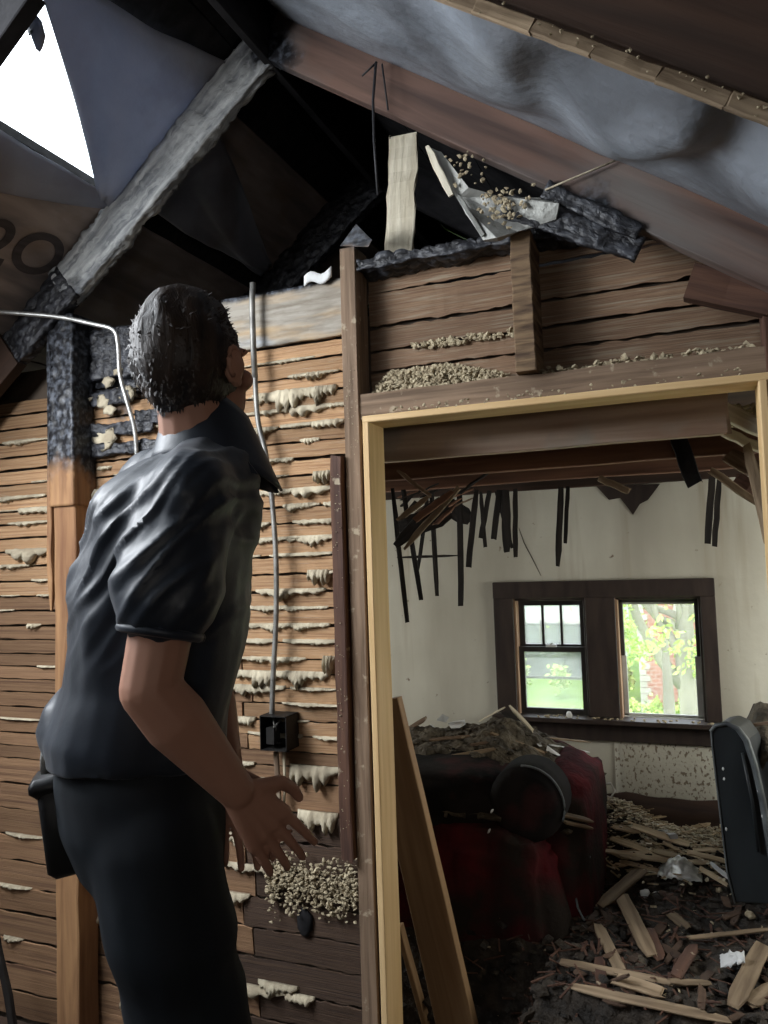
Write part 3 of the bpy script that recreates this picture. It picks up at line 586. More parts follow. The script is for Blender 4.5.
crumbs('plaster_rubble', 50, lambda i: Vector((random.uniform(-1.055, -1.01), 2.298, random.uniform(1.8, 2.1))), .001, .003, M['crumb'], wr)
crumbs('plaster_rubble', 60, lambda i: Vector((random.uniform(-1.10, -1.07), 2.273, random.uniform(.6, 1.75))), .001, .0025, M['crumb'], wr)
crumbs('plaster_rubble', 70, lambda i: Vector((random.uniform(-.93, .15), 2.26, 1.925 + random.uniform(-.01, .012))), .002, .006, M['crumb'], wr)
# sooty hollow low on the wall
mb = MB(); mb.ball(AY(305, 922, 2.392), (.03, .012, .05), 2, .4, 2, 5); mb.build('burnt_knot', M['char_matt'], wr)

# ------------------------------------------------------------------ new pine door frame
door = empty('door_1', (-.4, 2.35, FZ), 'new pale pine frame lining the doorway', 'door', kind='structure')
beam('jamb', (-.966, 2.32, FZ), (-.966, 2.32, 1.895), .13, .022, M['pine'], door, up=(1, 0, 0), seg=8, wob=.0006)
beam('jamb', (.186, 2.32, FZ), (.186, 2.32, 1.895), .13, .022, M['pine'], door, up=(1, 0, 0), seg=8, wob=.0006)
beam('door_head', (-.976, 2.32, 1.905), (.60, 2.32, 1.905), .13, .022, M['pine'], door, seg=8, wob=.0006)

# ------------------------------------------------------------------ roof
def poly_slab(name, fn, outer, holes, th, m, parent=None, **tg):
    """polygon with holes in (x, y) raised onto a roof plane, given thickness upward"""
    loops = [[Vector((x, y, 0)) for x, y in outer]] + [[Vector((x, y, 0)) for x, y in h] for h in holes]
    tri = geometry.tessellate_polygon(loops); flat = [v for l in loops for v in l]; n = len(flat)
    vs = [fn(v.x, v.y) for v in flat] + [fn(v.x, v.y) + Vector((0, 0, th)) for v in flat]
    fs = [tuple(t) for t in tri] + [tuple(i + n for i in reversed(t)) for t in tri]; s = 0
    for l in loops:
        for i in range(len(l)): a = s + i; b = s + (i + 1) % len(l); fs.append((a, b, b + n, a + n))
        s += len(l)
    mb = MB(); mb.add(vs, fs); return mb.build(name, m, parent, **tg)
HOLE1 = [(-2.0, 1.58), (-1.60, 1.58), (-1.60, 2.25), (-2.0, 2.25)]
HOLE2 = [(-3.05, -1.1), (-1.62, -1.1), (-1.62, 1.50), (-3.05, 1.50)]
ceil = poly_slab('ceiling', lambda x, y: deckL(x, y, -.03), [(-3.75, -1.5), (RX, -1.5), (RX, FY + .3), (-3.75, FY + .3)], [HOLE1, HOLE2], .03, M['shingle'], None,
                 label='burnt attic roof with a hole open to the sky at upper left', cat='roof', kind='structure')
poly_slab('roof_covering', lambda x, y: deckR(x, y, -.03), [(RX, -1.5), (1.9, -1.5), (1.9, FY + .3), (RX, FY + .3)], [], .03, M['shingle'], ceil)
def board(name, side, x0, x1, y0, y1, m, off=0.0, tilt=0.0, label=None):
    fn = deckL if side == 'L' else deckR; mb = MB(); g = .002
    n = max(2, int((y1 - y0) / .12)); rg = []
    for i in range(n + 1):
        y = y0 + g + (y1 - y0 - 2 * g) * i / n; a = fn(x0 + g + random.uniform(-.002, .002), y, off + random.uniform(0, .003)); b = fn(x1 - g + random.uniform(-.002, .002), y, off + tilt + random.uniform(0, .003))
        rg.append([a, b, b + Vector((0, 0, .02)), a + Vector((0, 0, .02))])
    mb.rings(rg, False); return mb.build(name, M[m], ceil, label=label)
# left side: charred boards by the ridge, smoked plywood sheets below
for (x0, x1) in ((-1.56, -1.43), (-1.43, -1.30)):
    for (y0, y1) in ((-1.4, .6), (.6, 2.25), (2.25, 3.3), (3.3, 4.26)): board('roof_board', 'L', x0, x1, y0, y1, 'char_matt')
for (x0, x1, m) in ((-1.93, -1.56, 'ply'),):
    for (y0, y1) in ((2.25, 3.27), (3.27, 4.26)): board('plywood_sheet', 'L', x0, x1, y0, y1, m)
board('plywood_sheet', 'L', -1.62, -1.56, -1.4, 1.52, 'ply'); board('plywood_sheet', 'L', -1.93, -1.56, 1.50, 1.58, 'ply')
for (x0, x1) in ((-2.62, -2.02), (-3.3, -2.62)):
    for (y0, y1) in ((1.50, 2.28), (2.28, 3.27), (3.27, 4.26)): board('plywood_sheet', 'L', x0, x1, y0, y1, 'ply')
board('plywood_sheet', 'L', -3.6, -3.3, -1.4, 4.26, 'ply')
for (y0, y1) in ((-1.4, 1.38), (1.38, 2.28), (2.28, 3.27), (3.27, 4.26)):
    for (x0, x1) in ((-1.27, -1.0), (-1.0, -.72), (-.72, -.44), (-.44, -.16), (-.16, .12), (.12, .5), (.5, 1.0), (1.0, 1.7)):
        board('roof_board', 'R', x0, x1, y0, y1, 'char_matt' if x0 < -.3 else 'rafter_dark')
# rafters
def rafter(name, side, y, x0, x1, m='rafter_dark', w=.05, h=.17, off=.10, **k):
    fn = deckL if side == 'L' else deckR; off = h / 2 * math.hypot(1, KL if side == 'L' else KR) + .002
    a, b = fn(x0, y, off), fn(x1, y, off); n = Vector((-KL, 0, 1)) if side == 'L' else Vector((KR, 0, 1))
    return beam(name, a, b, w, h, M[m], ceil, up=n, seg=12, wob=.002, **k)
rl = charbeam('rafter', deckL(-1.30, 2.275, .112), deckL(-2.24, 2.275, .112), .05, .165, M['ash'], ceil, up=Vector((-KL, 0, 1)), amp=.012, cell=.03, label='rafter with a pale ash covered face')
charbeam('rafter', deckL(-2.20, 2.275, .115), deckL(-2.55, 2.275, .115), .055, .15, M['char'], ceil, up=Vector((-KL, 0, 1)), amp=.012)
rafter('rafter', 'L', 2.27, -2.5, -3.5, 'rafter_dark')
rafter('rafter', 'L', 2.16, -2.62, -3.5, 'rafter_dark', h=.10)
charbeam('rafter', deckL(-1.3, 3.30, .115), deckL(-2.3, 3.30, .115), .06, .17, M['char'], ceil, up=Vector((-KL, 0, 1)), amp=.014, cell=.04)
rafter('rafter', 'L', 1.53, -1.62, -3.5, 'char_matt', h=.12)
ra = rafter('rafter', 'R', 2.25, -1.27, 1.6, 'rafter', label='smoked brown rafter crossing above the doorway'); 
rafter('rafter', 'R', 1.39, -1.27, 1.6, 'rafter_dark', label='dark rafter nearest the camera')
rafter('rafter', 'R', .5, -1.27, 1.6, 'rafter_dark'); rafter('rafter', 'R', 3.3, -1.27, 1.6, 'char_matt'); rafter('rafter', 'L', .5, -1.3, -1.6, 'rafter_dark')
beam('ridge_board', (RX, -1.4, RZ - .12), (RX, 4.25, RZ - .12), .03, .2, M['char_matt'], ceil, seg=10)
# ragged lath edge nailed under the near rafter
for i in range(13):
    t0 = -.75 + i * .105; a = deckR(t0, 1.365, .240); b = deckR(t0 + .104, 1.365, .240)
    beam('nailing_strip', a, b, random.uniform(.013, .016), random.uniform(.026, .031), M['brokenlath'], ceil, up=Vector((KR, 0, 1)), seg=4, jag=.004, wob=.0012, seed=i)
crumbs('plaster_rubble', 60, lambda i: deckR(random.uniform(-.6, .45), 1.352 + random.uniform(-.012, .01), .235 + random.uniform(-.012, .02)), .002, .004, M['crumb'], ceil)
# stamp on the plywood: faded figures
def stamp(txt, px, py, size, rz=0):
    cu = bpy.data.curves.new('stamp', 'FONT'); cu.body = txt; cu.size = size; cu.extrude = .0006; cu.align_x = 'CENTER'; cu.align_y = 'CENTER'; cu.offset = .004
    o = bpy.data.objects.new('t', cu); COL.objects.link(o); dg = bpy.context.evaluated_depsgraph_get(); me = bpy.data.meshes.new_from_object(o.evaluated_get(dg)); bpy.data.objects.remove(o)
    me.materials.clear(); me.materials.append(M['stamp'])
    n = Vector((-KL, 0, 1)).normalized(); x = Vector((0, 1, 0)); x = (Vector((0, 1, 0)) * math.cos(rz) + Vector((1, 0, KL)).normalized() * math.sin(rz)).normalized(); z = -n; y = z.cross(x)
    R = Matrix((x, y, z)).transposed(); p = PL(px, py, .006); link('stamp_figures', me, ceil, p, R.to_euler())
stamp('2O', 22, 252, .26, math.radians(8))

# felt sheets under the left roof side
def lerp(a, b, t): return a + (b - a) * t
def bez(a, b, c, t): return a * (1 - t) ** 2 + b * 2 * t * (1 - t) + c * t * t
def fe(u, v):   # u along from lower corner to ridge, v from the curved free edge to the rafter
    fr = bez(Vector((-1.975, 2.17)), Vector((-1.77, 1.86)), Vector((-1.60, 1.50)), u) if True else 0
    x = lerp(fr.x, -1.99 + .53 * u, v); y = lerp(fr.y, 2.262, v)
    sag = .024 + .045 * math.sin(PI * v) * (.3 + 1.4 * u * (1 - u)) + .012 * noise.noise(Vector((u * 3, v * 4, 2))) + .006 * math.sin((u * 3 + v * 9))
    return deckL(x, y, sag)
mb = MB(); mb.sheet(fe, 26, 26, .003); mb.build('felt_sheet', M['felt'], ceil, label='grey felt sagging beside the sky hole')
def fe2(u, v):
    x = lerp(-1.965, lerp(-2.16, -2.0, u ** 1.5), v); y = lerp(1.46, 2.28, u); sag = .024 + .04 * math.sin(PI * v) * (1 - u) + .02 * v * (1 - u) + .008 * noise.noise(Vector((u * 5, v * 3, 7)))
    return deckL(x, y, sag)
mb = MB(); mb.sheet(fe2, 24, 14, .003); mb.build('felt_sheet', M['felt'], ceil, label='grey felt fold under the sky hole')
def fe3(u, v):
    y = lerp(2.31, 3.24, u); x = lerp(-1.925, lerp(-1.58, -1.86, u), v)
    s = .03 + .05 * math.sin(PI * v) * math.sin(PI * u) + .022 * math.sin(v * 9 + u * 5) * math.sin(PI * u) + .012 * noise.noise(Vector((u * 6, v * 6, 1)))
    return deckL(x, y, s)
mb = MB(); mb.sheet(fe3, 40, 26, .003); mb.build('felt_sheet', M['felt'], ceil, label='creased grey felt beyond the ash grey rafter')
# hanging strip of felt in the hole
def strip(pts, ws, name, m, parent, label=None, n=(0, 1, 0)):
    mb = MB(); 
    def fn(u, v):
        k = u * (len(pts) - 1); i = min(int(k), len(pts) - 2); f = k - i; p = pts[i].lerp(pts[i + 1], f); w = ws[i] + (ws[i + 1] - ws[i]) * f
        d = (pts[i + 1] - pts[i]).normalized().cross(Vector(n)).normalized(); return p + d * (v - .5) * w + Vector(n) * .01 * math.sin(u * 6 + v * 2)
    mb.sheet(fn, 12, 3, .004); return mb.build(name, m, parent, label=label)
strip([AY(24, -6, 1.60), AY(30, 18, 1.61), AY(40, 34, 1.62), AY(37, 50, 1.63)], [.026, .05, .058, .004], 'felt_strip', M['felt'], ceil, 'torn felt strip hanging in the sky hole')
mb = MB(); mb.add([AY(-14, -20, 1.575), AY(19, -14, 1.575), AY(18, 6, 1.575), AY(0, 34, 1.575), AY(-14, 60, 1.575)] + [AY(-14, -20, 1.60), AY(19, -14, 1.60), AY(18, 6, 1.60), AY(0, 34, 1.60), AY(-14, 60, 1.60)],
    [(0, 1, 2, 3, 4), (9, 8, 7, 6, 5), (0, 5, 6, 1), (1, 6, 7, 2), (2, 7, 8, 3), (3, 8, 9, 4), (4, 9, 5, 0)]); mb.build('felt_flap', M['felt'], ceil)
# underlay billowing between the two right rafters
def tp_fn(u, v):
    x = lerp(-1.2, .75, u); y = lerp(1.40, 2.235, v); w = math.sin(PI * v)
    k = max(0, min(1, (x + .75) / .5))
    fold = .040 * k * math.sin(x * 17 + v * 5 + 1.6 * noise.noise(Vector((x * 3, v * 2, 0)))) * w + .030 * w * noise.noise(Vector((x * 5, v * 4.5, 3)))
    return deckR(x, y, .035 + .095 * w * (.45 + .55 * k) + fold)
mb = MB(); mb.sheet(tp_fn, 110, 40, .003); mb.build('underlay_sheet', M['tarp'], ceil, label='blue grey underlay sagging between the two right rafters')
# torn flashing, crumbs and charred blocks under the brown rafter
mb = MB(); P = [AY(x, y, 2.215) for x, y in ((427, 146), (440, 150), (470, 190), (500, 196), (545, 196), (560, 206), (556, 219), (520, 229), (498, 240), (483, 240), (455, 196))]
n = len(P); Q = [p + Vector((0, .012, 0)) for p in P]; P = [p + Vector((0, .02 * math.sin(i * 2.1), 0)) for i, p in enumerate(P)]
mb.add(P + Q, [tuple(range(n)), tuple(range(2 * n - 1, n - 1, -1))] + [(i, n + i, n + (i + 1) % n, (i + 1) % n) for i in range(n)]); mb.build('torn_flashing', M['flash'], ceil)
beam('split_edge', AY(427, 146, 2.205), AY(451, 196, 2.205), .012, .022, M['palewood'], ceil, seg=5, taper=.6, wob=.002)
beam('split_edge', AY(458, 196, 2.205), AY(483, 236, 2.205), .010, .014, M['flash'], ceil, seg=5, taper=.4, wob=.002)
crumbs('plaster_rubble', 90, lambda i: AY(random.gauss(500, 14), random.gauss(205, 8), 2.20), .003, .009, M['crumb'], ceil)
crumbs('plaster_rubble', 30, lambda i: AY(random.gauss(466, 10), random.gauss(168, 8), 2.205), .003, .008, M['crumb'], ceil)
for i, (px, py) in enumerate(((470, 88), (478, 94), (482, 86), (436, 76), (512, 104), (474, 82))):
    mb = MB(); mb.ball(AY(px, py, 2.215), (.012 if i else .02, .008, .010), 2, .6, 2, i); mb.build('plaster_chip', M['paper'], ceil)
charbeam('charred_fragment', AY(505, 206, 2.228), AY(640, 250, 2.228), .02, .07, M['char'], ceil, amp=.007, cell=.03)
charbeam('charred_fragment', AY(545, 190, 2.218), AY(640, 232, 2.218), .016, .05, M['char'], ceil, amp=.007, cell=.028)
mb = MB(); mb.tube([AY(640, 150, 2.212), AY(545, 190, 2.205)], .003, 5); mb.build('splinter', M['plaster'], ceil)

# wedge of framing filling between the rafter and the header at the right
for (a, b, w, h, m) in (((.02, 2.2), (.6, 1.98), .05, .10, 'stud_red'),):
    beam('blocking', (a[0], 2.30, a[1]), (b[0], 2.30, b[1]), w, h, M[m], wr, seg=6, wob=.004, seed=3)

# joists over the far room
ZJ = 1.80
for (y, m, x0, x1, h, sd) in ((2.56, 'joist', -2.6, .10, .15, 1), (3.13, 'joist_red', -2.9, .24, .14, 2), (3.66, 'joist_red', -2.9, .7, .14, 3), (4.12, 'rafter_dark', -2.9, 1.0, .13, 4)):
    beam('joist', (x0, y, ZJ + h / 2), (x1, y, ZJ + h / 2), .045, h, M[m], ceil, seg=16, wob=.0025, jag=.02, seed=sd)
for i in range(11):
    x0 = -2.9 + i * .36; mb = MB(); mb.box2((x0, 2.47, 1.965), (x0 + .352, 4.24, 1.985)); mb.build('added_dark_board', M['rafter_dark'], ceil)  # boards added above the joists to keep the void dark
# smashed framing at the right end of the joists
for i, (a, b, y, w, h, m) in enumerate((((700, 398), (765, 432), 2.62, .05, .05, 'palewood'), ((722, 431), (762, 450), 2.8, .04, .03, 'palewood'), ((748, 446), (768, 540), 2.75, .01, .035, 'brokenlath'),
        ((712, 471), (757, 503), 3.5, .03, .03, 'brokenlath'), ((728, 455), (768, 478), 3.1, .05, .06, 'stud'), ((720, 440), (768, 462), 3.4, .05, .10, 'joist_red'), ((676, 430), (694, 484), 3.05, .03, .06, 'char_matt'),
        ((601, 479), (629, 491), 3.5, .02, .03, 'brokenlath'), ((398, 431), (430, 450), 2.7, .01, .03, 'brokenlath'), ((735, 480), (768, 500), 3.7, .04, .08, 'stud_red'))):
    beam('broken_board', AY(*a, y), AY(*b, y), w, h, M[m], ceil, seg=5, jag=.012, taper=.3, wob=.003, seed=i)
crumbs('plaster_rubble', 120, lambda i: AY(735 + random.uniform(-25, 28), 412 + random.uniform(-6, 14), 2.7), .005, .013, M['crumb'], ceil)
# the back-room slope at the right end
# ------------------------------------------------------------------ burnt laths hanging at the far wall
ORD = ['%s from the left' % w for w in 'first second third fourth fifth sixth seventh eighth ninth tenth eleventh twelfth thirteenth fourteenth fifteenth sixteenth'.split()]
hang = [((405, 543), (421, 600), 3.6, 5), ((433, 530), (437, 596), 3.8, 5), ((460.5, 515), (461, 606), 3.9, 6), ((477, 505), (468.5, 567), 3.9, 6), ((490, 503), (481, 538), 4.0, 5), ((482, 520), (485, 547), 4.0, 4),
        ((500, 500), (494, 539), 4.0, 6), ((506, 500), (507, 552), 4.0, 9), ((515.5, 500), (515.7, 557), 4.0, 5), ((561, 490), (558, 566), 4.05, 6), ((568, 490), (565.6, 543), 4.05, 4), ((712, 480), (707.5, 543), 4.05, 6), ((719.5, 480), (714.5, 546), 4.05, 5),
        ((430, 538), (418, 570), 3.8, 4), ((396, 598), (407, 622), 3.5, 5), ((497, 505), (512, 548), 4.05, 4)]
hang.sort(key=lambda h: h[0][0] + h[1][0])
for i, (a, b, y, w) in enumerate(hang):
    p, q = AY(*a, y), AY(*b, y); p.z = max(p.z, 1.80); d = (p - CP).length / 770
    beam('hanging_lath', p, q, .008, w * d, M['brokendark'], None, up=(1, 0, 0), seg=5, jag=.004, wob=.002, seed=i, taper=.4,
         label=ORD[i] + ' in the row of burnt laths hanging before the far wall', cat='lath', group='burnt laths hanging before the far wall')
for i, (a, b, y, w, m) in enumerate((((405, 548), (458, 488), 3.4, 6, 'brokenlath'), ((415, 520), (452, 492), 3.3, 7, 'joist_red'), ((398, 520), (428, 497), 3.2, 6, 'brokenlath'), ((396, 545), (440, 500), 3.45, 12, 'brokendark'),
        ((398, 530), (450, 512), 3.6, 22, 'brokendark'), ((440, 500), (470, 520), 3.9, 18, 'brokendark'), ((398, 470), (430, 496), 2.9, 4, 'stud'))):
    p, q = AY(*a, y), AY(*b, y); d = (p - CP).length / 770
    beam('snapped_lath', p, q, .01, w * d, M[m], None, up=(1, 0, .3), seg=5, jag=.01, wob=.003, seed=i + 20, taper=.5,
         label=['pale diagonal lath across the sooty tangle at the upper left of the doorway', 'brown upper lath of the tangle by the left jamb', 'pale lath end nearest the left jamb in the sooty tangle', 'black wide slat sloping down to the left jamb', 'black mat of slats in the middle of the sooty tangle', 'black slab of slats at the right end of the sooty tangle', 'thin brown lath sloping down under the first joist by the left jamb'][i], cat='lath', group='snapped laths tangled under the joists')
for i in range(20):
    px, py = random.uniform(398, 470), random.uniform(480, 545); a = random.uniform(-1.0, -.2); L = random.uniform(18, 45); y = random.uniform(3.2, 3.9); p, q = AY(px, py, y), AY(px + L * math.cos(a), max(470, py + L * math.sin(a)), y + .1)
    if py > 500 + (470 - px) * .75: continue
    beam('snapped_lath', p, q, .008, random.uniform(.02, .04), M[random.choice(['brokendark', 'joist_red', 'stud', 'brokendark'])], None, up=(1, 0, .3), seg=5, jag=.01, wob=.003, seed=i + 220, taper=.5,
         label='short slat jumbled into the sooty tangle at the upper left of the doorway', cat='lath', group='slats jumbled into the tangle under the joists')
p, q = AY(397, 557.5, 3.7), AY(459, 555.5, 3.95)
beam('snapped_lath', p, q, .006, .014, M['brokendark'], None, seg=4, taper=.7, label='thin level lath spiking across two hanging burnt laths', cat='lath')

# ------------------------------------------------------------------ pale board, wires in the gable gap
beam('split_board', AY(404, 136, 2.52), AY(398, 256, 2.50), .014, .108, M['palewood'], None, up=(1, 0, 0), seg=10, jag=.012, wob=.006, taper=.1, seed=4, label='pale split board standing upright in the dark gap over the wall', cat='board')
mb = MB(); mb.tube([AY(x, y, 2.18) for x, y in ((376, 62), (373, 100), (374, 140), (378, 195))], .0045, 6); mb.tube([AY(x, y, 2.18) for x, y in ((382, 64), (388, 110))], .003, 6); mb.tube([AY(x, y, 2.18) for x, y in ((362, 76), (377, 62))], .003, 6)
mb.build('cable', M['wire'], None, 'thin dark cable hanging from the brown rafter', 'cable')
mb = MB(); mb.sheet(lambda u, v: AY(304 + 27 * u, 276 - 8 * u + 10 * v - 3 * math.sin(u * 7), 2.36), 8, 3, .006); mb.build('paper_scrap', M['paper'], None, 'white scrap lying on the ash grey board left of the stud', 'scrap')
mb = MB(); mb.add([AY(x, y, 2.30) for x, y in ((340, 246), (356, 224), (372, 240), (368, 247))] + [AY(x, y, 2.38) for x, y in ((340, 246), (356, 224), (372, 240), (368, 247))], [(0, 1, 2, 3), (7, 6, 5, 4), (0, 4, 5, 1), (1, 5, 6, 2), (2, 6, 7, 3), (3, 7, 4, 0)])
mb.build('wedge_block', M['stud'], None, 'small wooden wedge on top of the tall stud', 'block')

# ------------------------------------------------------------------ armoured cables and box
def bx_cable(pts, r, name, m, label, ribs=.006, n=8, parent=None):
    P = []
    for i in range(len(pts) - 1):
        a = pts[max(i - 1, 0)]; b = pts[i]; c = pts[i + 1]; d = pts[min(i + 2, len(pts) - 1)]; L = (c - b).length; k = max(2, int(L / (ribs / 2)))
        for j in range(k):
            t = j / k; P.append(.5 * ((2 * b) + (c - a) * t + (2 * a - 5 * b + 4 * c - d) * t * t + (3 * b - a - 3 * c + d) * t ** 3))
    P.append(pts[-1]); mb = MB(); mb.tube(P, [r * (1 + .13 * (1 if i % 2 else -1)) for i in range(len(P))], n)
    return mb
y1 = 2.20
mb = bx_cable([AY(x, y, yy) for x, y, yy in ((-60, 308, 2.1), (0, 312, 2.15), (58, 317, 2.22), (92, 324, 2.25), (113, 330, 2.27), (118, 345, 2.28), (120, 375, 2.3), (128, 405, 2.32), (135, 432, 2.34), (137, 470, 2.36), (137, 520, 2.375))], .0085, 'c', None, '')
mb.build('armoured_cable', M['metal'], None, 'silver armoured cable running over the charred post and down behind the person', 'cable')
mb = MB(); mb.tube([AY(x, y, 2.345) for x, y in ((253, 283), (252, 300), (253, 340), (255, 378))], .011, 10)
cab = empty('armoured_cable', AY(270, 700, 2.34), 'grey armoured cable running down the laths right of the person', 'cable')
mb.build('conduit_sleeve', M['conduit'], cab)
mb = bx_cable([AY(x, y, 2.345) for x, y in ((255, 376), (258, 420), (266, 455), (272, 500), (276, 560), (276, 620), (273, 680), (272, 714))], .0095, 'c', None, ''); mb.build('ribbed_sheath', M['conduit'], cab)
box = empty('junction_box', AY(279, 752, 2.36), 'sooty black electrical box at the lower end of the grey armoured cable', 'electrical box')
a, b = AY(264, 714, 2.34), AY(291, 750, 2.34); mb = MB()
x0, x1, z0, z1 = a.x, b.x, b.z, a.z
mb.box2((x0, 2.395, z0), (x1, 2.40, z1)); mb.box2((x0, 2.31, z0), (x0 + .003, 2.40, z1)); mb.box2((x1 - .003, 2.31, z0), (x1, 2.40, z1)); mb.box2((x0, 2.31, z1 - .003), (x1, 2.40, z1)); mb.box2((x0, 2.31, z0), (x1, 2.40, z0 + .003))
mb.build('box_shell', M['boxblack'], box)
mb = MB(); mb.tube([(x0 + .03, 2.35, z1 - .01), (x0 + .05, 2.33, z0 + .07), (x0 + .04, 2.34, z0 + .03)], .004, 6); mb.tube([(x0 + .06, 2.35, z1 - .02), (x0 + .03, 2.325, z0 + .06), (x0 + .05, 2.34, z0 + .02)], .0035, 6); mb.build('box_wires', M['conduit'], box)
mb = MB(); mb.box2((x0 + .02, 2.318, z0 + .02), (x0 + .05, 2.36, z0 + .075)); mb.build('switch_body', M['boxblack'], box)
beam('drop_conduit', AY(276, 752, 2.35), AY(279, 803, 2.36), .012, .018, M['stud'], None, up=(1, 0, 0), seg=5, label='brown wooden strip under the electrical box', cat='strip')
mb = MB(); mb.tube([AY(284, 752, 2.36), AY(285, 790, 2.37), AY(284, 803, 2.37)], .005, 6); mb.build('cable', M['plaster'], None, 'short pale cable end below the electrical box', 'cable')

# ------------------------------------------------------------------ lumber leaning inside the doorway
beam('lumber_brace', AY(400, 735, 2.62) + Vector((-.065, 0, .12)), AY(477, 1026, 2.62) + Vector((-.012, 0, -.27)), .045, .14, M['pine_dull'], None, up=(1, 0, .3), seg=8, wob=.001, label='wide pine board leaning just inside the doorway beside the left jamb', cat='board')
beam('lumber_brace', AY(399, 925, 2.75), AY(424, 1026, 2.75) + Vector((.05, 0, -.14)), .04, .022, M['pine_dull'], None, up=(1, 0, .3), seg=6, wob=.001, label='thin pine strip leaning low between the jamb and the wide board', cat='board')
beam('leaning_stick', AY(-6, 930, 2.2), AY(14, 1030, 2.2), .02, .03, M['brokendark'], None, up=(1, 0, .2), seg=6, wob=.003, label='dark stick leaning on the laths at the bottom left corner', cat='stick')

# ------------------------------------------------------------------ debris on the floor of the far room
def hdeb(x, y):
    h = .035 + .05 * noise.noise(Vector((x * 3.1, y * 3.1, 0))) + .03 * noise.noise(Vector((x * 9, y * 9, 4))) + .016 * noise.noise(Vector((x * 24, y * 24, 9)))
    h += .13 * math.exp(-((x + .25) / .42) ** 2 - ((y - 3.75) / .28) ** 2) + .10 * math.exp(-((x + .5) / .2) ** 2 - ((y - 3.95) / .35) ** 2)
    k = max(0, min(1, (y - 2.44) / .16, max((x + .74) / .2, (y - 2.68) / .25))); return FZ + .01 + (h - FZ) * k
mb = MB(); mb.sheet(lambda u, v: (lerp(-1.9, 1.49, u), lerp(2.46, 4.23, v), hdeb(lerp(-1.9, 1.49, u), lerp(2.46, 4.23, v))), 190, 110, -.01)
mb.build('debris_bed', M['debris'], None, 'black wet bed of fire debris covering the floor beyond the doorway', 'debris', kind='stuff')
def scatter(name, n, fx, fy, m, sz, label, zoff=.0, flat=.5):
    mb = MB()
    for i in range(n):
        x, y = fx(), fy(); s = random.uniform(*sz); R = Matrix.Rotation(random.uniform(0, PI), 3, 'Z') @ Matrix.Rotation(random.uniform(-.6, .6), 3, 'X')
        if random.random() < .5: mb.ball((x, y, hdeb(x, y) + s * .2 + zoff), (s, s * random.uniform(.5, 1), s * flat), 1, .6, 1.6, i, smooth=False, R=R)
        else: mb.box((x, y, hdeb(x, y) + s * .3 + zoff), (s * random.uniform(1, 3.5), s * .9, s * .35), R)
    return mb.build(name, m, None, label, 'debris', kind='stuff')
scatter('charred_chunks', 1700, lambda: random.uniform(-1.2, 1.2), lambda: random.uniform(2.5, 4.15), M['debris'], (.010, .035), 'charred chunks scattered through the black debris')
scatter('plaster_chips', 1500, lambda: random.gauss(-.22, .21), lambda: min(4.18, random.gauss(3.83, .18)), M['chip'], (.004, .012), 'pale plaster chips heaped below the right window light', .036)
scatter('plaster_chips', 160, lambda: random.uniform(-.9, .8), lambda: random.uniform(2.6, 4.1), M['crumb'], (.003, .010), 'small pale chips sprinkled over the black debris', .005)
# wood splinters too small to pick apart
mb = MB()
for i in range(900):
    x = random.uniform(-.9, .8); y = random.uniform(2.55, 4.15); L = random.uniform(.03, .12); a = random.uniform(0, PI)
    mb.box((x, y, hdeb(x, y) + .012), (L, random.uniform(.003, .009), .003), Matrix.Rotation(a, 3, 'Z') @ Matrix.Rotation(random.uniform(-.4, .4), 3, 'Y'))
mb.build('splinters', M['stud_red'], None, 'brown splinters scattered through the black debris', 'debris', kind='stuff')
mb = MB()
for i in range(260):
    x = random.gauss(-.22, .2); y = min(4.18, random.gauss(3.82, .17)); L = random.uniform(.04, .16); a = random.uniform(-.9, .5)
    mb.box((x, y, hdeb(x, y) + random.uniform(.012, .04)), (L, random.uniform(.004, .010), .004), Matrix.Rotation(a, 3, 'Z') @ Matrix.Rotation(random.uniform(-.4, .4), 3, 'Y'))
mb.build('splinters', M['palelath'], None, 'pale splinters tangled in the chip heap below the right window light', 'debris', kind='stuff')

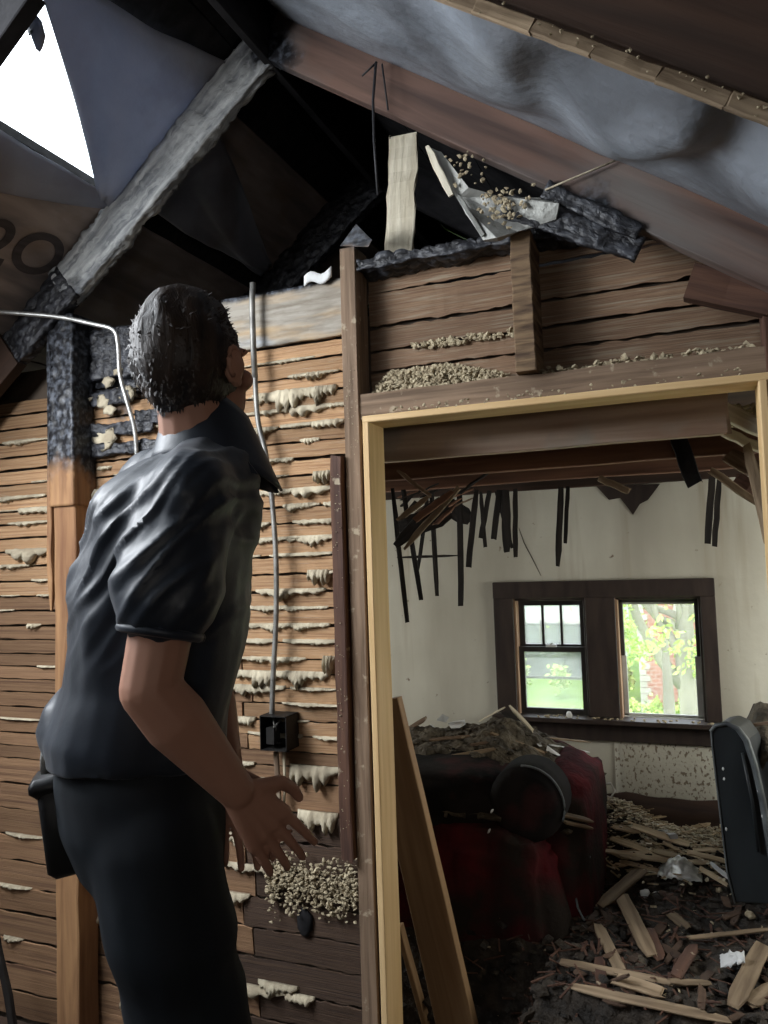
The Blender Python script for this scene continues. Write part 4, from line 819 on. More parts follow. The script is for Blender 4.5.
def onfloor(x, y, lift=.02):
    z = .1
    for _ in range(14):
        p = AZ(x, y, z)
        if p.y > 4.2: p = AY(x, y, 4.2); return p
        z = .5 * z + .5 * (hdeb(p.x, p.y) + lift)
    return AZ(x, y, z)
def stick(name, a, b, wpx, m, label, lift=.03, th=.008, seed=0, group=None, cat='lath'):
    p, q = onfloor(*a, lift), onfloor(*b, lift); mid = (p + q) / 2; d = (mid - CP).length / 770
    need = max(0, max(hdeb(*(p.lerp(q, t)).xy) + .008 - p.lerp(q, t).z for t in (0, .25, .5, .75, 1))); p.z += need; q.z += need
    return beam(name, p, q, wpx * d, th, M[m], None, up=(0, -.35, 1), seg=6, jag=.012, wob=.0015, taper=.5, seed=seed, label=label, cat=cat, group=group)
SF = [((601, 905), (644, 868), 11, 'brokenlath', 'broken lath with a nail hole slanting up right below the silver foil'), ((621, 895), (652, 957), 13, 'brokenlath', 'wide pale broken lath pointing down right in the middle of the debris'),
      ((597, 924), (620, 970), 10, 'brokenlath', 'narrow broken lath left of the wide pale one'), ((563, 962), (672, 983), 7, 'brokenlath', 'long thin lath lying level across the lower debris'),
      ((614, 978), (664, 993), 12, 'brokenlath', 'short wide lath just under the long level one'), ((574, 987), (728, 1020), 9, 'brokenlath', 'longest lath running along the bottom edge of the debris'),
      ((733, 1006), (763, 944), 14, 'brokenlath', 'brown board slanting up right below the black upright panel'), ((676, 976), (694, 945), 10, 'stud_red', 'dark short board stub in the middle of the lower debris'),
      ((671, 914), (688, 928), 9, 'brokenlath', 'small pale wood block near the centre of the debris'), ((599, 958), (602, 986), 9, 'stud_red', 'short upright brown stub crossing the long level lath'),
      ((748, 1003), (775, 987), 13, 'brokenlath', 'board end at the lower right corner of the debris'), ((690, 938), (772, 929), 4, 'brokenlath', 'thin strip lying level under the black upright panel'),
      ((650, 930), (660, 960), 10, 'stud_red', 'dark stub beside the wide pale lath'), ((671, 982), (710, 983), 6, 'brokenlath', 'thin splinter continuing right of the long level lath'),
      ((633, 826), (690, 845), 8, 'palelath', 'pale lath on top of the chip heap pointing right'), ((601, 850), (671, 861), 6, 'palelath', 'pinkish lath lying level at the foot of the chip heap'),
      ((611, 838), (654, 853), 7, 'palelath', 'pale lath under the topmost lath on the chip heap'), ((654, 851), (680, 857), 7, 'palelath', 'short lath at the right foot of the chip heap'),
      ((688, 852), (728, 862), 6, 'palelath', 'lath reaching from the heap to the black upright panel'), ((712, 864), (729, 878), 4, 'paper', 'thin white strip touching the foot of the black upright panel'),
      ((612, 826), (638, 832), 6, 'palelath', 'short lath at the left end of the chip heap'), ((700, 868), (726, 884), 5, 'palelath', 'thin lath leaning by the foot of the black upright panel')]
for i, (a, b, w, m, l) in enumerate(SF): stick('broken_lath', a, b, w, m, l, lift=.03 if a[1] > 865 else .05, seed=i)
for i in range(34):
    px = random.uniform(612, 718); py = random.uniform(812, 872); a = random.uniform(-.2, .6); L = random.uniform(10, 26)
    if py < 800 + (px - 625) * .35: continue
    stick('broken_lath', (px, py), (px + L * math.cos(a), py + L * math.sin(a)), random.uniform(3, 5), 'palelath', 'small pale lath piece jumbled in the chip heap below the right window light', .02 + .03 * random.random(), .006, i + 60, 'lath pieces jumbled in the chip heap')
for i in range(30):
    px = random.uniform(570, 765); py = random.uniform(890, 1015); a = random.uniform(0, PI); L = random.uniform(14, 40)
    stick('broken_lath', (px, py), (px + L * math.cos(a), py + L * .6 * math.sin(a)), random.uniform(4, 8), 'lath_dark', 'sooty lath piece half lost in the black debris of the doorway floor', .01, .008, i + 160, 'sooty lath pieces in the black debris')
p, q = onfloor(627, 806, .08), onfloor(674, 838, .05)
p.y = min(p.y, 4.12); o = beam('metal_strip', p, q, .035, .03, M['mudpaint'], None, seg=4, label='white metal strip slanting down right on the chip heap', cat='strip')
mb = MB(); c = onfloor(680, 874, .02); mb.sheet(lambda u, v: c + Vector((.14 * (u - .5) * 1.2, .12 * (v - .5), .065 * math.sin(PI * u) * math.sin(PI * v) + .018 * noise.noise(Vector((u * 9, v * 9, 0))))), 22, 16, .003)
mb.build('foil_scrap', M['foil'], None, 'crumpled silver foil between the chip heap and the black debris', 'foil')
mb = MB(); c = onfloor(733, 967, .03); mb.sheet(lambda u, v: c + Vector((.075 * (u - .5), .03 * (v - .5), .05 * (u + v) * .5 + .02 * noise.noise(Vector((u * 6, v * 6, 2))))), 10, 8, .003)
mb.build('paper_scrap', M['paper'], None, 'crumpled white scrap beside the brown board at lower right', 'scrap')
for i, ((px, py), s, l) in enumerate((((645, 893), .016, 'small white plaster lump left under the silver foil'), ((656, 895), .012, 'smaller white plaster lump left under the silver foil'), ((719, 890), .010, 'yellowish lump below the silver foil at right'), ((750, 915), .014, 'pinkish brick chip at the foot of the black upright panel'))):
    c = onfloor(px, py, .015); mb = MB(); mb.ball(c, (s * 1.3, s, s), 2, .5, 2, i); mb.build('plaster_lump', M['paper'] if i < 2 else M['crumb'], None, l, 'plaster lump')
mb = MB(); mb.tube([AY(x, y, yy) for x, y, yy in ((590, 856, 3.2), (580, 872, 3.15), (574, 890, 3.1), (578, 908, 3.05), (584, 920, 3.0))], .0045, 6); mb.build('bent_rod', M['panelrim'], None, 'thin bent grey rod hooked at the corner of the sofa', 'rod')
mb = MB(); c = onfloor(609, 790, .12); c.y = min(c.y, 4.1); c = AY(609, 790, 4.1); mb.tube([c + Vector(v) for v in ((-.04, 0, 0), (-.03, -.02, .03), (.01, 0, .035), (.03, 0, .0), (.01, -.02, -.03), (-.02, 0, -.03), (.0, 0, -.07))], .006, 6)
mb.build('bent_metal_loop', M['paper'], None, 'bent pale metal loop sticking up between sofa and chip heap', 'wire')

# ------------------------------------------------------------------ sofa under its load of debris
sofa = empty('sofa', (-.95, 3.4, FZ), 'maroon upholstered sofa buried under sooty debris beyond the doorway', 'sofa')
def soft(name, c, size, m, amp=.02, rnd=.35, parent=sofa, sub=4, seed=0.0, **k):
    """rounded cushion block: superellipsoid with rumples"""
    vs, fs = ICO[sub]; out = []; e = rnd
    for v in vs:
        p = Vector([math.copysign(abs(t) ** e, t) for t in v]); ln = max(abs(p.x), abs(p.y), abs(p.z)); p = p / (p.length ** .55 * ln ** .45)
        r = 1 + amp / min(size) * 2 * noise.noise(v * 2.3 + Vector((seed, 0, seed))) + amp * .4 / min(size) * 2 * noise.noise(v * 8 + Vector((0, seed, 0)))
        out.append(Vector(c) + Vector((p.x * size[0] / 2 * r, p.y * size[1] / 2 * r, p.z * size[2] / 2 * r)))
    mb = MB(); mb.add(out, fs, True); return mb.build(name, m, parent, **k)
soft('sofa_base', (-1.0, 3.42, .0), (1.05, .95, .76), M['blackup'], .02, .5, seed=1)
soft('backrest', (-1.0, 3.86, .10), (1.10, .34, .96), M['red'], .010, .55, seed=2)
soft('arm', (-.585, 3.50, .10), (.30, .92, .94), M['red'], .010, .55, seed=3, label='red fabric arm')
soft('seat_cushion', (-1.10, 3.36, .46), (.80, .90, .30), M['blackup'], .012, .55, seed=4)
soft('front_panel', (-1.0, 3.02, .05), (.96, .24, .84), M['red'], .012, .32, seed=6, label='dark maroon front')
mb = MB(); c = AY(527, 803, 2.99); R0 = .145
mb.rings([[c + Vector((R0 * k * math.cos(q), dy, R0 * k * 1.0 * math.sin(q))) for q in [2 * PI * i / 28 for i in range(28)]] for (k, dy) in ((.75, -.035), (.97, -.022), (1.0, 0), (1.0, .16))]); mb.build('arm_front', M['blackup'], sofa)
mb = MB(); mb.tube([c + Vector((R0 * 1.0 * math.cos(q), -.02, R0 * math.sin(q))) for q in [math.radians(95 - 115 * i / 16) for i in range(17)]], .0045, 6); mb.build('piping', M['panelrim'], sofa, label='light piping round the arm front')
# insulation and debris heaped on it
def hsofa(x, y):
    u = (x + 1.05) / .54; v = (y - 3.50) / .60
    e = max(0, 1 - abs(u) ** 3.2) ** .5 * max(0, 1 - abs(v) ** 3) ** .5
    h = .565 + .11 * math.exp(-((x + .84) / .20) ** 2 - ((y - 3.6) / .3) ** 2) + .07 * math.exp(-((x + 1.25) / .3) ** 2 - ((y - 3.5) / .35) ** 2)
    h += .03 * noise.noise(Vector((x * 6, y * 6, 1))) + .022 * noise.noise(Vector((x * 17, y * 17, 3))) + .010 * noise.noise(Vector((x * 45, y * 45, 3)))
    return .36 + (h - .36) * e
mb = MB(); mb.sheet(lambda u, v: (lerp(-1.6, -.42, u), lerp(2.92, 4.10, v), hsofa(lerp(-1.6, -.42, u), lerp(2.92, 4.10, v))), 100, 100, -.012, mask=lambda u, v: hsofa(lerp(-1.6, -.42, u), lerp(2.92, 4.10, v)) > .45)
mb.build('insulation_heap', M['heap'], None, 'dark grey brown insulation heaped over the sofa', 'debris', kind='stuff')
mb = MB()
for i in range(240):
    x, y = random.uniform(-1.5, -.5), random.uniform(3.0, 4.0); s = random.uniform(.006, .022); mb.ball((x, y, hsofa(x, y)), (s * 1.4, s, s * .6), 1, .6, 1.7, i, smooth=False)
mb.build('heap_chips', M['heap'], None, 'charred crumbs on the heap over the sofa', 'debris', kind='stuff')
def onsofa(px, py, lift=.012):
    best = None
    for i in range(60):
        y = 2.95 + i * .019; p = AY(px, py, y)
        if p.z < hsofa(p.x, p.y) + lift and hsofa(p.x, p.y) > .40: return p + Vector((0, 0, 0))
        if best is None or abs(p.z - hsofa(p.x, p.y)) < best[0]: best = (abs(p.z - hsofa(p.x, p.y)), p)
    return best[1]
for i, (a, b, w, m, l) in enumerate((((428, 761), (494, 749), 5, 'brokenlath', 'pale lath lying level on the left of the sofa heap'), ((491, 733), (545, 753), 4, 'brokenlath', 'thin lath slanting down right across the sofa heap'),
        ((545, 752), (600, 768), 3, 'brokenlath', 'thin lath running on to the right end of the sofa heap'), ((510, 706), (533, 731), 4, 'palewood', 'pale lath slanting down from the peak of the sofa heap'),
        ((480, 721), (504, 708), 4, 'palewood', 'short pale lath rising to the peak of the sofa heap'), ((549, 738), (590, 742), 4, 'brokenlath', 'upper of two level laths at the right of the sofa heap'),
        ((551, 745), (588, 752), 4, 'paper', 'lower whitish of two level laths at the right of the sofa heap'), ((406, 731), (426, 718), 6, 'stud', 'brown board end at the left top of the sofa heap'),
        ((430, 740), (470, 736), 4, 'stud', 'dull lath below the white scraps on the sofa heap'), ((505, 712), (520, 722), 10, 'brokendark', 'charred stub at the peak of the sofa heap'),
        ((470, 745), (500, 741), 3, 'stud', 'brown splinter in the middle of the sofa heap'))):
    p, q = onsofa(*a), onsofa(*b); d = ((p + q) / 2 - CP).length / 770
    beam('loose_lath', p, q, w * d, .008, M[m], None, up=(0, -.4, 1), seg=5, jag=.008, taper=.5, wob=.001, seed=i + 90, label=l, cat='lath')
for i, (a, b, w, l) in enumerate((((557, 813), (592, 821), 7, 'upper of two laths wedged against the red sofa arm'), ((564, 822), (592, 828), 5, 'lower of two laths wedged against the red sofa arm'))):
    p, q = AY(*a, 3.02), AY(*b, 3.16); beam('loose_lath', p, q, w * .0045, .01, M['brokenlath'], None, up=(0, -.4, 1), seg=5, jag=.008, taper=.5, seed=i + 120, label=l, cat='lath')
for i, (pts, l) in enumerate(((((447, 731), (449, 722), (458, 719), (468, 717), (465, 724), (455, 731)), 'larger white scrap at the top left of the sofa heap'), (((435, 721), (441, 715), (450, 716), (447, 721)), 'small white scrap at the top left of the sofa heap'),
        (((545, 752), (547, 746), (552, 748), (562, 753), (557, 756)), 'white scrap on the right of the sofa heap'), (((430, 723), (433, 722), (434, 728), (431, 728)), 'tiny white chip on the left of the sofa heap'),
        (((537, 743), (541, 742), (542, 746), (538, 747)), 'tiny white chip on the right of the sofa heap'))):
    P = [onsofa(x, y, .02) for x, y in pts]; c0 = sum(P, Vector()) / len(P); P = [Vector((p.x, c0.y + (p.y - c0.y) * .5, p.z)) for p in P]; n = len(P); mb = MB()
    mb.add(P + [p + Vector((0, .006, -.004)) for p in P], [tuple(range(n)), tuple(range(2 * n - 1, n - 1, -1))] + [(j, n + j, n + (j + 1) % n, (j + 1) % n) for j in range(n)]); mb.build('paper_scrap', M['paper'], None, l, 'scrap')
for i, (px, py) in enumerate(((492, 811), (489, 831))):
    mb = MB(); mb.ball(AY(px, py, 2.90), (.004, .003, .010), 2, .3, 2, i, R=Matrix.Rotation(.5, 3, 'Y')); mb.build('plaster_chip', M['paper'], None, ('upper' if i == 0 else 'lower') + ' of two tiny white chips on the dark sofa front', 'chip')

# ------------------------------------------------------------------ black upright panel at the right
pan = empty('upright_panel', (.12, 3.2, .0), 'tall black panel with rounded top and dusty rim standing at the right of the debris', 'panel')
# outline in the photograph, put on a plane turned a little from the picture: face towards the camera left, body going back right
def pv(x, y, d=0.0): return AY(x, y, 3.10 + d)
edge = [(735, 903), (727, 872), (722, 830), (716, 780), (712, 745), (711, 731), (716, 725), (727, 723), (738, 728), (747, 740), (755, 765), (763, 800), (771, 850), (779, 905)]
def prism(pts, f0, f1, name, m, parent, **k):
    A = [f0(*p) for p in pts]; B = [f1(*p) for p in pts]; n = len(pts); mb = MB(); mb.add(A + B, [tuple(range(n)), tuple(range(2 * n - 1, n - 1, -1))] + [(i, n + i, n + (i + 1) % n, (i + 1) % n) for i in range(n)])
    o = mb.build(name, m, parent, **k); md = o.modifiers.new('bevel', 'BEVEL'); md.width = .006; md.segments = 2; md.limit_method = 'ANGLE'; return o
prism(edge, lambda x, y: pv(x, y), lambda x, y: pv(x, y) + Vector((.05, .16, 0)), 'panel_body', M['panelblack'], pan)
mb = MB(); mb.tube([pv(x, y) + Vector((-.002, -.006, 0)) for x, y in edge[5:]], [.005, .007, .008, .010, .012, .012, .012, .012, .012], 8); mb.build('rim', M['panelrim'], pan, label='dusty grey rounded rim')
mb = MB(); mb.tube([pv(x, y) + Vector((0, -.004, 0)) for x, y in edge[:6]], .0035, 6); mb.build('edge_bead', M['panelrim'], pan)
mb = MB(); mb.tube([pv(742, 752) + Vector((0, -.016, 0)), pv(752, 800) + Vector((0, -.016, 0)), pv(758, 850) + Vector((0, -.016, 0))], .006, 6); mb.build('inner_rib', M['panelblack'], pan)
for i, (x, y) in enumerate(((724, 778), (726, 828), (758, 790), (750, 748), (762, 815), (723, 768))):
    mb = MB(); mb.ball(pv(x, y) + Vector((0, -.012, 0)), (.004, .003, .007), 1, .3, 2, i); mb.build('fleck', M['paper'], pan)
mb = MB(); mb.sheet(lambda u, v: (lerp(.10, .75, u), lerp(3.16, 3.9, v), .70 + .10 * math.sin(PI * v) + .035 * noise.noise(Vector((u * 5, v * 5, 0))) + .02 * noise.noise(Vector((u * 15, v * 15, 0))) - .25 * (1 - min(1, u * 5 + .3))), 30, 30, -.02)
mb.build('insulation_heap', M['heap'], None, 'brown sooty heap behind the black upright panel', 'debris', kind='stuff')
soft('covered_mass', (.46, 3.6, .36), (.66, .75, .74), M['heap'], .03, .5, parent=None, label='dark bulky furniture under debris behind the black upright panel', cat='furniture')
beam('loose_lath', AY(738, 727, 3.3), AY(775, 722, 3.3), .01, .012, M['stud'], None, label='sooty lath lying level on top behind the black upright panel', cat='lath')

# ------------------------------------------------------------------ outdoors
G = -4.0
mb = MB(); mb.sheet(lambda u, v: (lerp(-70, 40, u), lerp(FY + 1.2, 110, v), G + .25 * noise.noise(Vector((u * 8, v * 8, 0)))), 30, 30, -.2); mb.build('ground', M['grass'], None, 'sunlit green lawn outside the window', 'lawn', kind='structure')
def out(px, py, y): return AY(px, py, y)
# near tree
TY = 13.0
tree = empty('street_tree', out(690, 900, TY).xy.to_3d() + Vector((0, 0, G)), 'big forked tree with grey bark outside the right window light', 'tree')
def branch(pts, r, y=TY, dy=0.0):
    P = [out(x, yy, y + dy * i) for i, (x, yy) in enumerate(pts)]; return P, [r[0] + (r[1] - r[0]) * i / (len(P) - 1) for i in range(len(P))]
mb = MB(); tb = out(692, 730, TY); P, R_ = branch([(692, 730), (690, 705), (686, 678), (684, 655), (686, 630), (683, 604), (678, 580), (672, 540)], (.17, .09)); base = P[0].copy(); base.z = G
mb.tube([base + Vector((.1, 0, 0)), base + Vector((.04, 0, .8))] + P, [.42, .32] + R_, 10); mb.build('trunk', M['bark'], tree)
for pts, r, dy in (([(686, 690), (663, 662), (648, 637), (638, 620), (631, 600), (622, 570)], (.10, .06), -.1), ([(686, 664), (672, 640), (658, 618), (645, 604), (630, 585)], (.085, .05), .1), ([(685, 640), (672, 622), (660, 618)], (.07, .04), .05),
                   ([(686, 620), (668, 612), (650, 606), (632, 590)], (.07, .04), .15), ([(686, 620), (696, 600), (705, 570)], (.10, .06), 0), ([(662, 630), (655, 612), (652, 590)], (.06, .035), 0), ([(678, 628), (680, 612), (673, 590)], (.05, .03), -.1)):
    P, R_ = branch(pts, r, TY, dy); mb = MB(); mb.tube(P, R_, 8); mb.build('branch', M['bark'], tree)
def leaves(name, cs, n, s, m, parent, **k):
    mb = MB()
    for i in range(n):
        c, r = random.choice(cs); v = Vector([random.gauss(0, .5) for _ in range(3)]); p = Vector(c) + Vector((v.x * r[0], v.y * r[1], v.z * r[2]))
        a = Vector([random.uniform(-1, 1) for _ in range(3)]).normalized() * s * random.uniform(.6, 1.3); b = a.cross(Vector([random.uniform(-1, 1) for _ in range(3)])).normalized() * s * .5
        mb.add([p - a, p + b, p + a, p - b], [(0, 1, 2, 3)])
    return mb.build(name, m, parent, kind='stuff', **k)
leaves('foliage', [(out(622, 606, TY), (.35, 1.0, .5)), (out(655, 585, TY), (1.4, 1.5, .5)), (out(700, 600, TY + .5), (.5, 1, .6)), (out(640, 648, TY + .6), (.35, .6, .25)), (out(694, 655, TY), (.25, .5, .3)), (out(700, 560, TY), (3, 2, 1.0)), (out(600, 555, TY), (2, 2, 1.0)), (out(620, 632, TY), (.2, .4, .2))], 1500, .055, M['leaf'], tree)
st = empty('sapling', out(670, 723, 11).xy.to_3d() + Vector((0, 0, G)), 'thin straight sapling left of the big tree trunk', 'tree')
P = [out(670.5, 740, 11), out(669, 700, 11), out(667, 672, 11), out(665, 640, 11)]; b0 = P[0].copy(); b0.z = G; mb = MB(); mb.tube([b0] + P, [.09, .08, .075, .06, .04], 7); mb.build('trunk', M['bark'], st)
leaves('foliage', [(out(665, 640, 11), (.25, .3, .3))], 80, .06, M['leaf'], st)
# brick house
HY = 27.0
bh = empty('brick_house', out(690, 705, HY).xy.to_3d() + Vector((0, 0, G)), 'red brick house with pale stone trim beyond the lawn', 'house')
c0 = out(642, 700, HY); c1 = out(770, 700, HY); gz = G
mb = MB(); mb.box2((c0.x, HY, gz), (c1.x + 4, HY + 8, 1.2)); mb.build('brick_wall', M['brick'], bh)
mb = MB()
for k in range(26): w = .18 if k % 2 else .30; mb.box2((c0.x - .03, HY - .04, gz + k * .2), (c0.x + w, HY + .1, gz + k * .2 + .18))
mb.build('stone_quoins', M['stone'], bh)
for k in range(5):
    for j in range(2):
        x = c0.x + 1.25 + k * 1.05; z = gz + .85 + j * 2.5; f = MB(); f.box2((x - .12, HY - .05, z - .15), (x + .72, HY + .02, z + 1.45)); fo = f.build('window_surround', M['stone'], bh); g = MB(); g.box2((x, HY - .07, z), (x + .6, HY - .05, z + 1.3)); g.build('pane', M['darkglass'], fo)
mb = MB(); x0, x1 = c0.x - .4, c1.x + 4.4; mb.add([(x0, HY - .5, 1.1), (x1, HY - .5, 1.1), (x1, HY + 8.5, 1.1), (x0, HY + 8.5, 1.1), (x0 + 3, HY + 4, 4.2), (x1 - 3, HY + 4, 4.2)], [(0, 1, 5, 4), (1, 2, 5), (2, 3, 4, 5), (3, 0, 4), (3, 2, 1, 0)]); mb.build('roof', M['roofgrey'], bh)
# shrubs in front of it
for i, (px, py, w) in enumerate(((655, 704, .9), (678, 706, 1.2), (705, 706, 1.0), (634, 714, .5))):
    c = out(px, py, 25.5); c.z = G + .45; s = empty('shrub', (c.x, c.y, G), ['round green shrub at the brick house corner', 'wide green shrub below the brick house windows', 'green shrub at the right before the brick house', 'small shrub at the left of the brick house'][i], 'shrub'); leaves('foliage', [(c, (w * .28, .3, .35))], 350, .12, M['leaf'], s)
# white house seen through the left sashes
wh = empty('white_house', out(550, 640, 34).xy.to_3d() + Vector((0, 0, G)), 'pale sided house seen through the left sashes', 'house')
a, b = out(500, 690, 34), out(612, 690, 34); mb = MB(); mb.box2((a.x - 3, 34, G), (b.x, 44, 3.2)); mb.build('siding_wall', M['siding'], wh)
for (px, py, w, h) in ((575, 641, .8, 1.5), (531, 640, .8, 1.5), (553, 640, .8, 1.5), (541, 668, 2.2, 1.2), (575, 668, .9, 1.4)):
    c = out(px, py, 34); f = MB(); f.box2((c.x - w / 2 - .12, 33.92, c.z - h / 2 - .12), (c.x + w / 2 + .12, 34.0, c.z + h / 2 + .12)); fo = f.build('window_surround', M['stone'], wh); g = MB(); g.box2((c.x - w / 2, 33.89, c.z - h / 2), (c.x + w / 2, 33.93, c.z + h / 2)); g.build('pane', M['roofgrey'], fo)
mb = MB(); x0, x1 = a.x - 3.5, b.x + .5; mb.add([(x0, 33.5, 3.1), (x1, 33.5, 3.1), (x1, 44.5, 3.1), (x0, 44.5, 3.1), (x0, 39, 6.5), (x1, 39, 6.5)], [(0, 1, 5, 4), (1, 2, 5), (2, 3, 4, 5), (3, 0, 4), (3, 2, 1, 0)]); mb.build('roof', M['roofgrey'], wh)
mb = MB(); mb.box2((-60, 19.0, G - .1), (c0.x - 4.5, 25.5, G + .12)); mb.build('road', M['road'], None, 'pale road crossing the lawn outside the left sashes', 'road', kind='structure')
for i, (px, w) in enumerate(((518, 1.3), (560, .9), (598, 1.0), (624, .9))):
    c = out(px, 690, 30); c.z = G + .8; s = empty('shrub', (c.x, c.y, G), ['leftmost pale shrub before the white house', 'small shrub in the middle before the white house', 'shrub at the right end of the white house', 'shrub between the white and the brick house'][i], 'shrub'); leaves('foliage', [(c, (w * .3, .4, .4))], 350, .14, M['leaf'], s)
for i, px in enumerate((470, 550, 622, 770)):
    c = out(px, 600, 52); t = empty('distant_tree', (c.x, c.y, G), ['distant tree at the left behind the white house', 'distant tree behind the middle of the white house', 'distant tree between the two houses', 'distant tree right of the brick house'][i], 'tree'); mb = MB(); mb.tube([(c.x, c.y, G), (c.x + .2, c.y, 2)], [.4, .25], 7); mb.build('trunk', M['bark'], t)
    leaves('foliage', [((c.x, c.y, 3.5), (1.5, 1.5, 2.6))], 1200, .35, M['leaf'], t)

# ------------------------------------------------------------------ the person
RV = Vector((math.cos(YAW), math.sin(YAW), 0)); FV = Vector((-math.sin(YAW), math.cos(YAW), 0))
BF = (RV * .95 + FV * .31).normalized(); BR = (RV * .31 - FV * .95).normalized(); UZ = Vector((0, 0, 1))
foot = AD(150, 800, 1.3); person = empty('person', (foot.x, foot.y, FZ), 'person in dark navy short sleeved shirt and trousers, facing away beside the stripped lath wall', 'person')
def ring(c, a, b, n=20, fa=None, tilt=0.0, ex=2.0):
    fa = fa or BF; sd = Vector((fa.y, -fa.x, 0)); out = []
    for k in range(n):
        q = 2 * PI * k / n; cq, sq = math.cos(q), math.sin(q); cq = math.copysign(abs(cq) ** (2 / ex), cq); sq = math.copysign(abs(sq) ** (2 / ex), sq)
        out.append(c + fa * a * cq + sd * b * sq + UZ * tilt * cq * a)
    return out
def remesh(mb, name, m, vox, smooth=6, parent=person, disp=None, **k):
    me = mb.mesh('tmp', m); o = bpy.data.objects.new('tmp', me); COL.objects.link(o)
    r = o.modifiers.new('r', 'REMESH'); r.mode = 'VOXEL'; r.voxel_size = vox; r.use_smooth_shade = True
    s = o.modifiers.new('s', 'SMOOTH'); s.iterations = smooth; s.factor = .5
    dg = bpy.context.evaluated_depsgraph_get(); me2 = bpy.data.meshes.new_from_object(o.evaluated_get(dg)); bpy.data.objects.remove(o)
    me2.name = name
    if disp:
        nr = [v.normal.copy() for v in me2.vertices]
        for v, n in zip(me2.vertices, nr): v.co += n * disp(v.co, n)
    c = Vector((0, 0, 0)); lo = Vector([min(v.co[i] for v in me2.vertices) for i in range(3)]); hi = Vector([max(v.co[i] for v in me2.vertices) for i in range(3)]); c = (lo + hi) / 2
    for v in me2.vertices: v.co -= c
    me2.materials.clear(); me2.materials.append(m)
    for p in me2.polygons: p.use_smooth = True
    return tag(link(name, me2, parent, c), **k)
def cone(mb, p, q, r1, r2, n=14, steps=4):
    """round-ended tapered limb"""
    p, q = Vector(p), Vector(q); d = (q - p).normalized(); pts = []; rs = []
    for i in range(4): a = PI / 2 * (1 - i / 4); pts.append(p - d * r1 * math.sin(a)); rs.append(max(1e-4, r1 * math.cos(a)))
    for i in range(steps + 1): pts.append(p.lerp(q, i / steps)); rs.append(r1 + (r2 - r1) * i / steps)
    for i in range(1, 5): a = PI / 2 * i / 4; pts.append(q + d * r2 * math.sin(a)); rs.append(max(1e-4, r2 * math.cos(a)))
    mb.tube(pts, rs, n)
HC = AD(196, 371, 1.25)                                  # centre of the head
HF = (RV * .42 + FV * .90 + UZ * .18).normalized()        # where the face looks
HR = HF.cross(UZ).normalized(); HU = HR.cross(HF).normalized()
def hp(r, u, f): return HC + HR * r + HU * u + HF * f
NB = AD(203, 450, 1.27)
shR, shL = AD(186, 500, 1.10), AD(158, 490, 1.44)
elR, wrR = AD(150, 690, 1.05), AD(236, 790, 1.10)
elL, wrL = AD(205, 680, 1.42), AD(228, 770, 1.36)
TOR = [((203, 440), .055, .058), ((197, 458), .085, .11), ((186, 478), .105, .165), ((176, 505), .125, .195), ((168, 560), .140, .19), ((160, 620), .142, .175), ((151, 680), .136, .165), ((138, 730), .143, .170), ((137, 755), .138, .168)]
# body: one surface, head, neck, trunk, arms and hands
mb = MB()
mb.ball(hp(0, .012, -.012), (.072, .098, .094), 3, R=Matrix((HR, HF, HU)).transposed() if False else None)
RH = Matrix((HR, HF, HU)).transposed()
mb.v.clear(); mb.f.clear(); mb.sm.clear()
mb.ball(hp(0, .025, -.008), (.073, .094, .088), 3, R=RH); mb.ball(hp(0, -.040, .040), (.053, .052, .062), 3, R=RH); mb.ball(hp(0, -.088, .062), (.026, .024, .022), 2, R=RH)
cone(mb, hp(0, .012, .088), hp(0, -.022, .102), .008, .0105); mb.ball(hp(0, -.05, .088), (.024, .012, .010), 2, R=RH)
mb.ball(hp(0, .028, .078), (.055, .014, .012), 2, R=RH)
for s in (-1, 1): mb.ball(hp(s * .046, -.02, .055), (.022, .022, .02), 2, R=RH)
cone(mb, hp(0, -.05, -.02), NB + UZ * -.03, .056, .066); cone(mb, NB - UZ * .03, (shR + shL) / 2 - UZ * .06, .065, .085)
mb.rings([ring(AD(*c, 1.27), a * .88, b * .86, 20, ex=2.3) for c, a, b in TOR[2:]])
def arm(sh, el, wr): cone(mb, sh, el, .050, .041); cone(mb, el, el.lerp(wr, .3), .041, .045); cone(mb, el.lerp(wr, .3), wr, .045, .027)
arm(shR, elR, wrR); arm(shL, elL, wrL)
def hand(wr, el, palm_n, side):
    d = (wr - el).normalized(); n = (palm_n - d * palm_n.dot(d)).normalized(); s = d.cross(n).normalized() * side
    for k in (-1, -.33, .33, 1): cone(mb, wr + d * .006 + s * .012 * k, wr + d * .080 + s * .031 * k, .0145, .0115, 10, 2)
    for k, L, c in ((-1, .066, .50), (-.33, .082, .42), (.33, .088, .36), (1, .080, .28)):
        p = wr + d * .085 + s * .031 * k; ds = (d + s * .10 * k).normalized()
        for j, f in enumerate((.45, .32, .25)):
            ds = (ds + n * c * (.35 + .3 * j)).normalized(); q = p + ds * L * f; cone(mb, p, q, .0086 - .0008 * j, .0080 - .0008 * j, 9, 1); p = q
    p = wr + d * .022 + s * .022; q = p + (d * .6 + s * .75 + n * .25).normalized() * .045; cone(mb, p, q, .015, .0115, 10, 2); r = q + (d * .85 + s * .3 + n * .4).normalized() * .032; cone(mb, q, r, .0112, .0098, 9, 1); cone(mb, r, r + (d + n * .3).normalized() * .022, .0098, .008, 9, 1)
hand(wrR, elR, (-BR * .8 - BF * .2), 1); hand(wrL, elL, (BR * .8 - BF * .2), -1)
remesh(mb, 'body', M['skin'], .0034, 3)
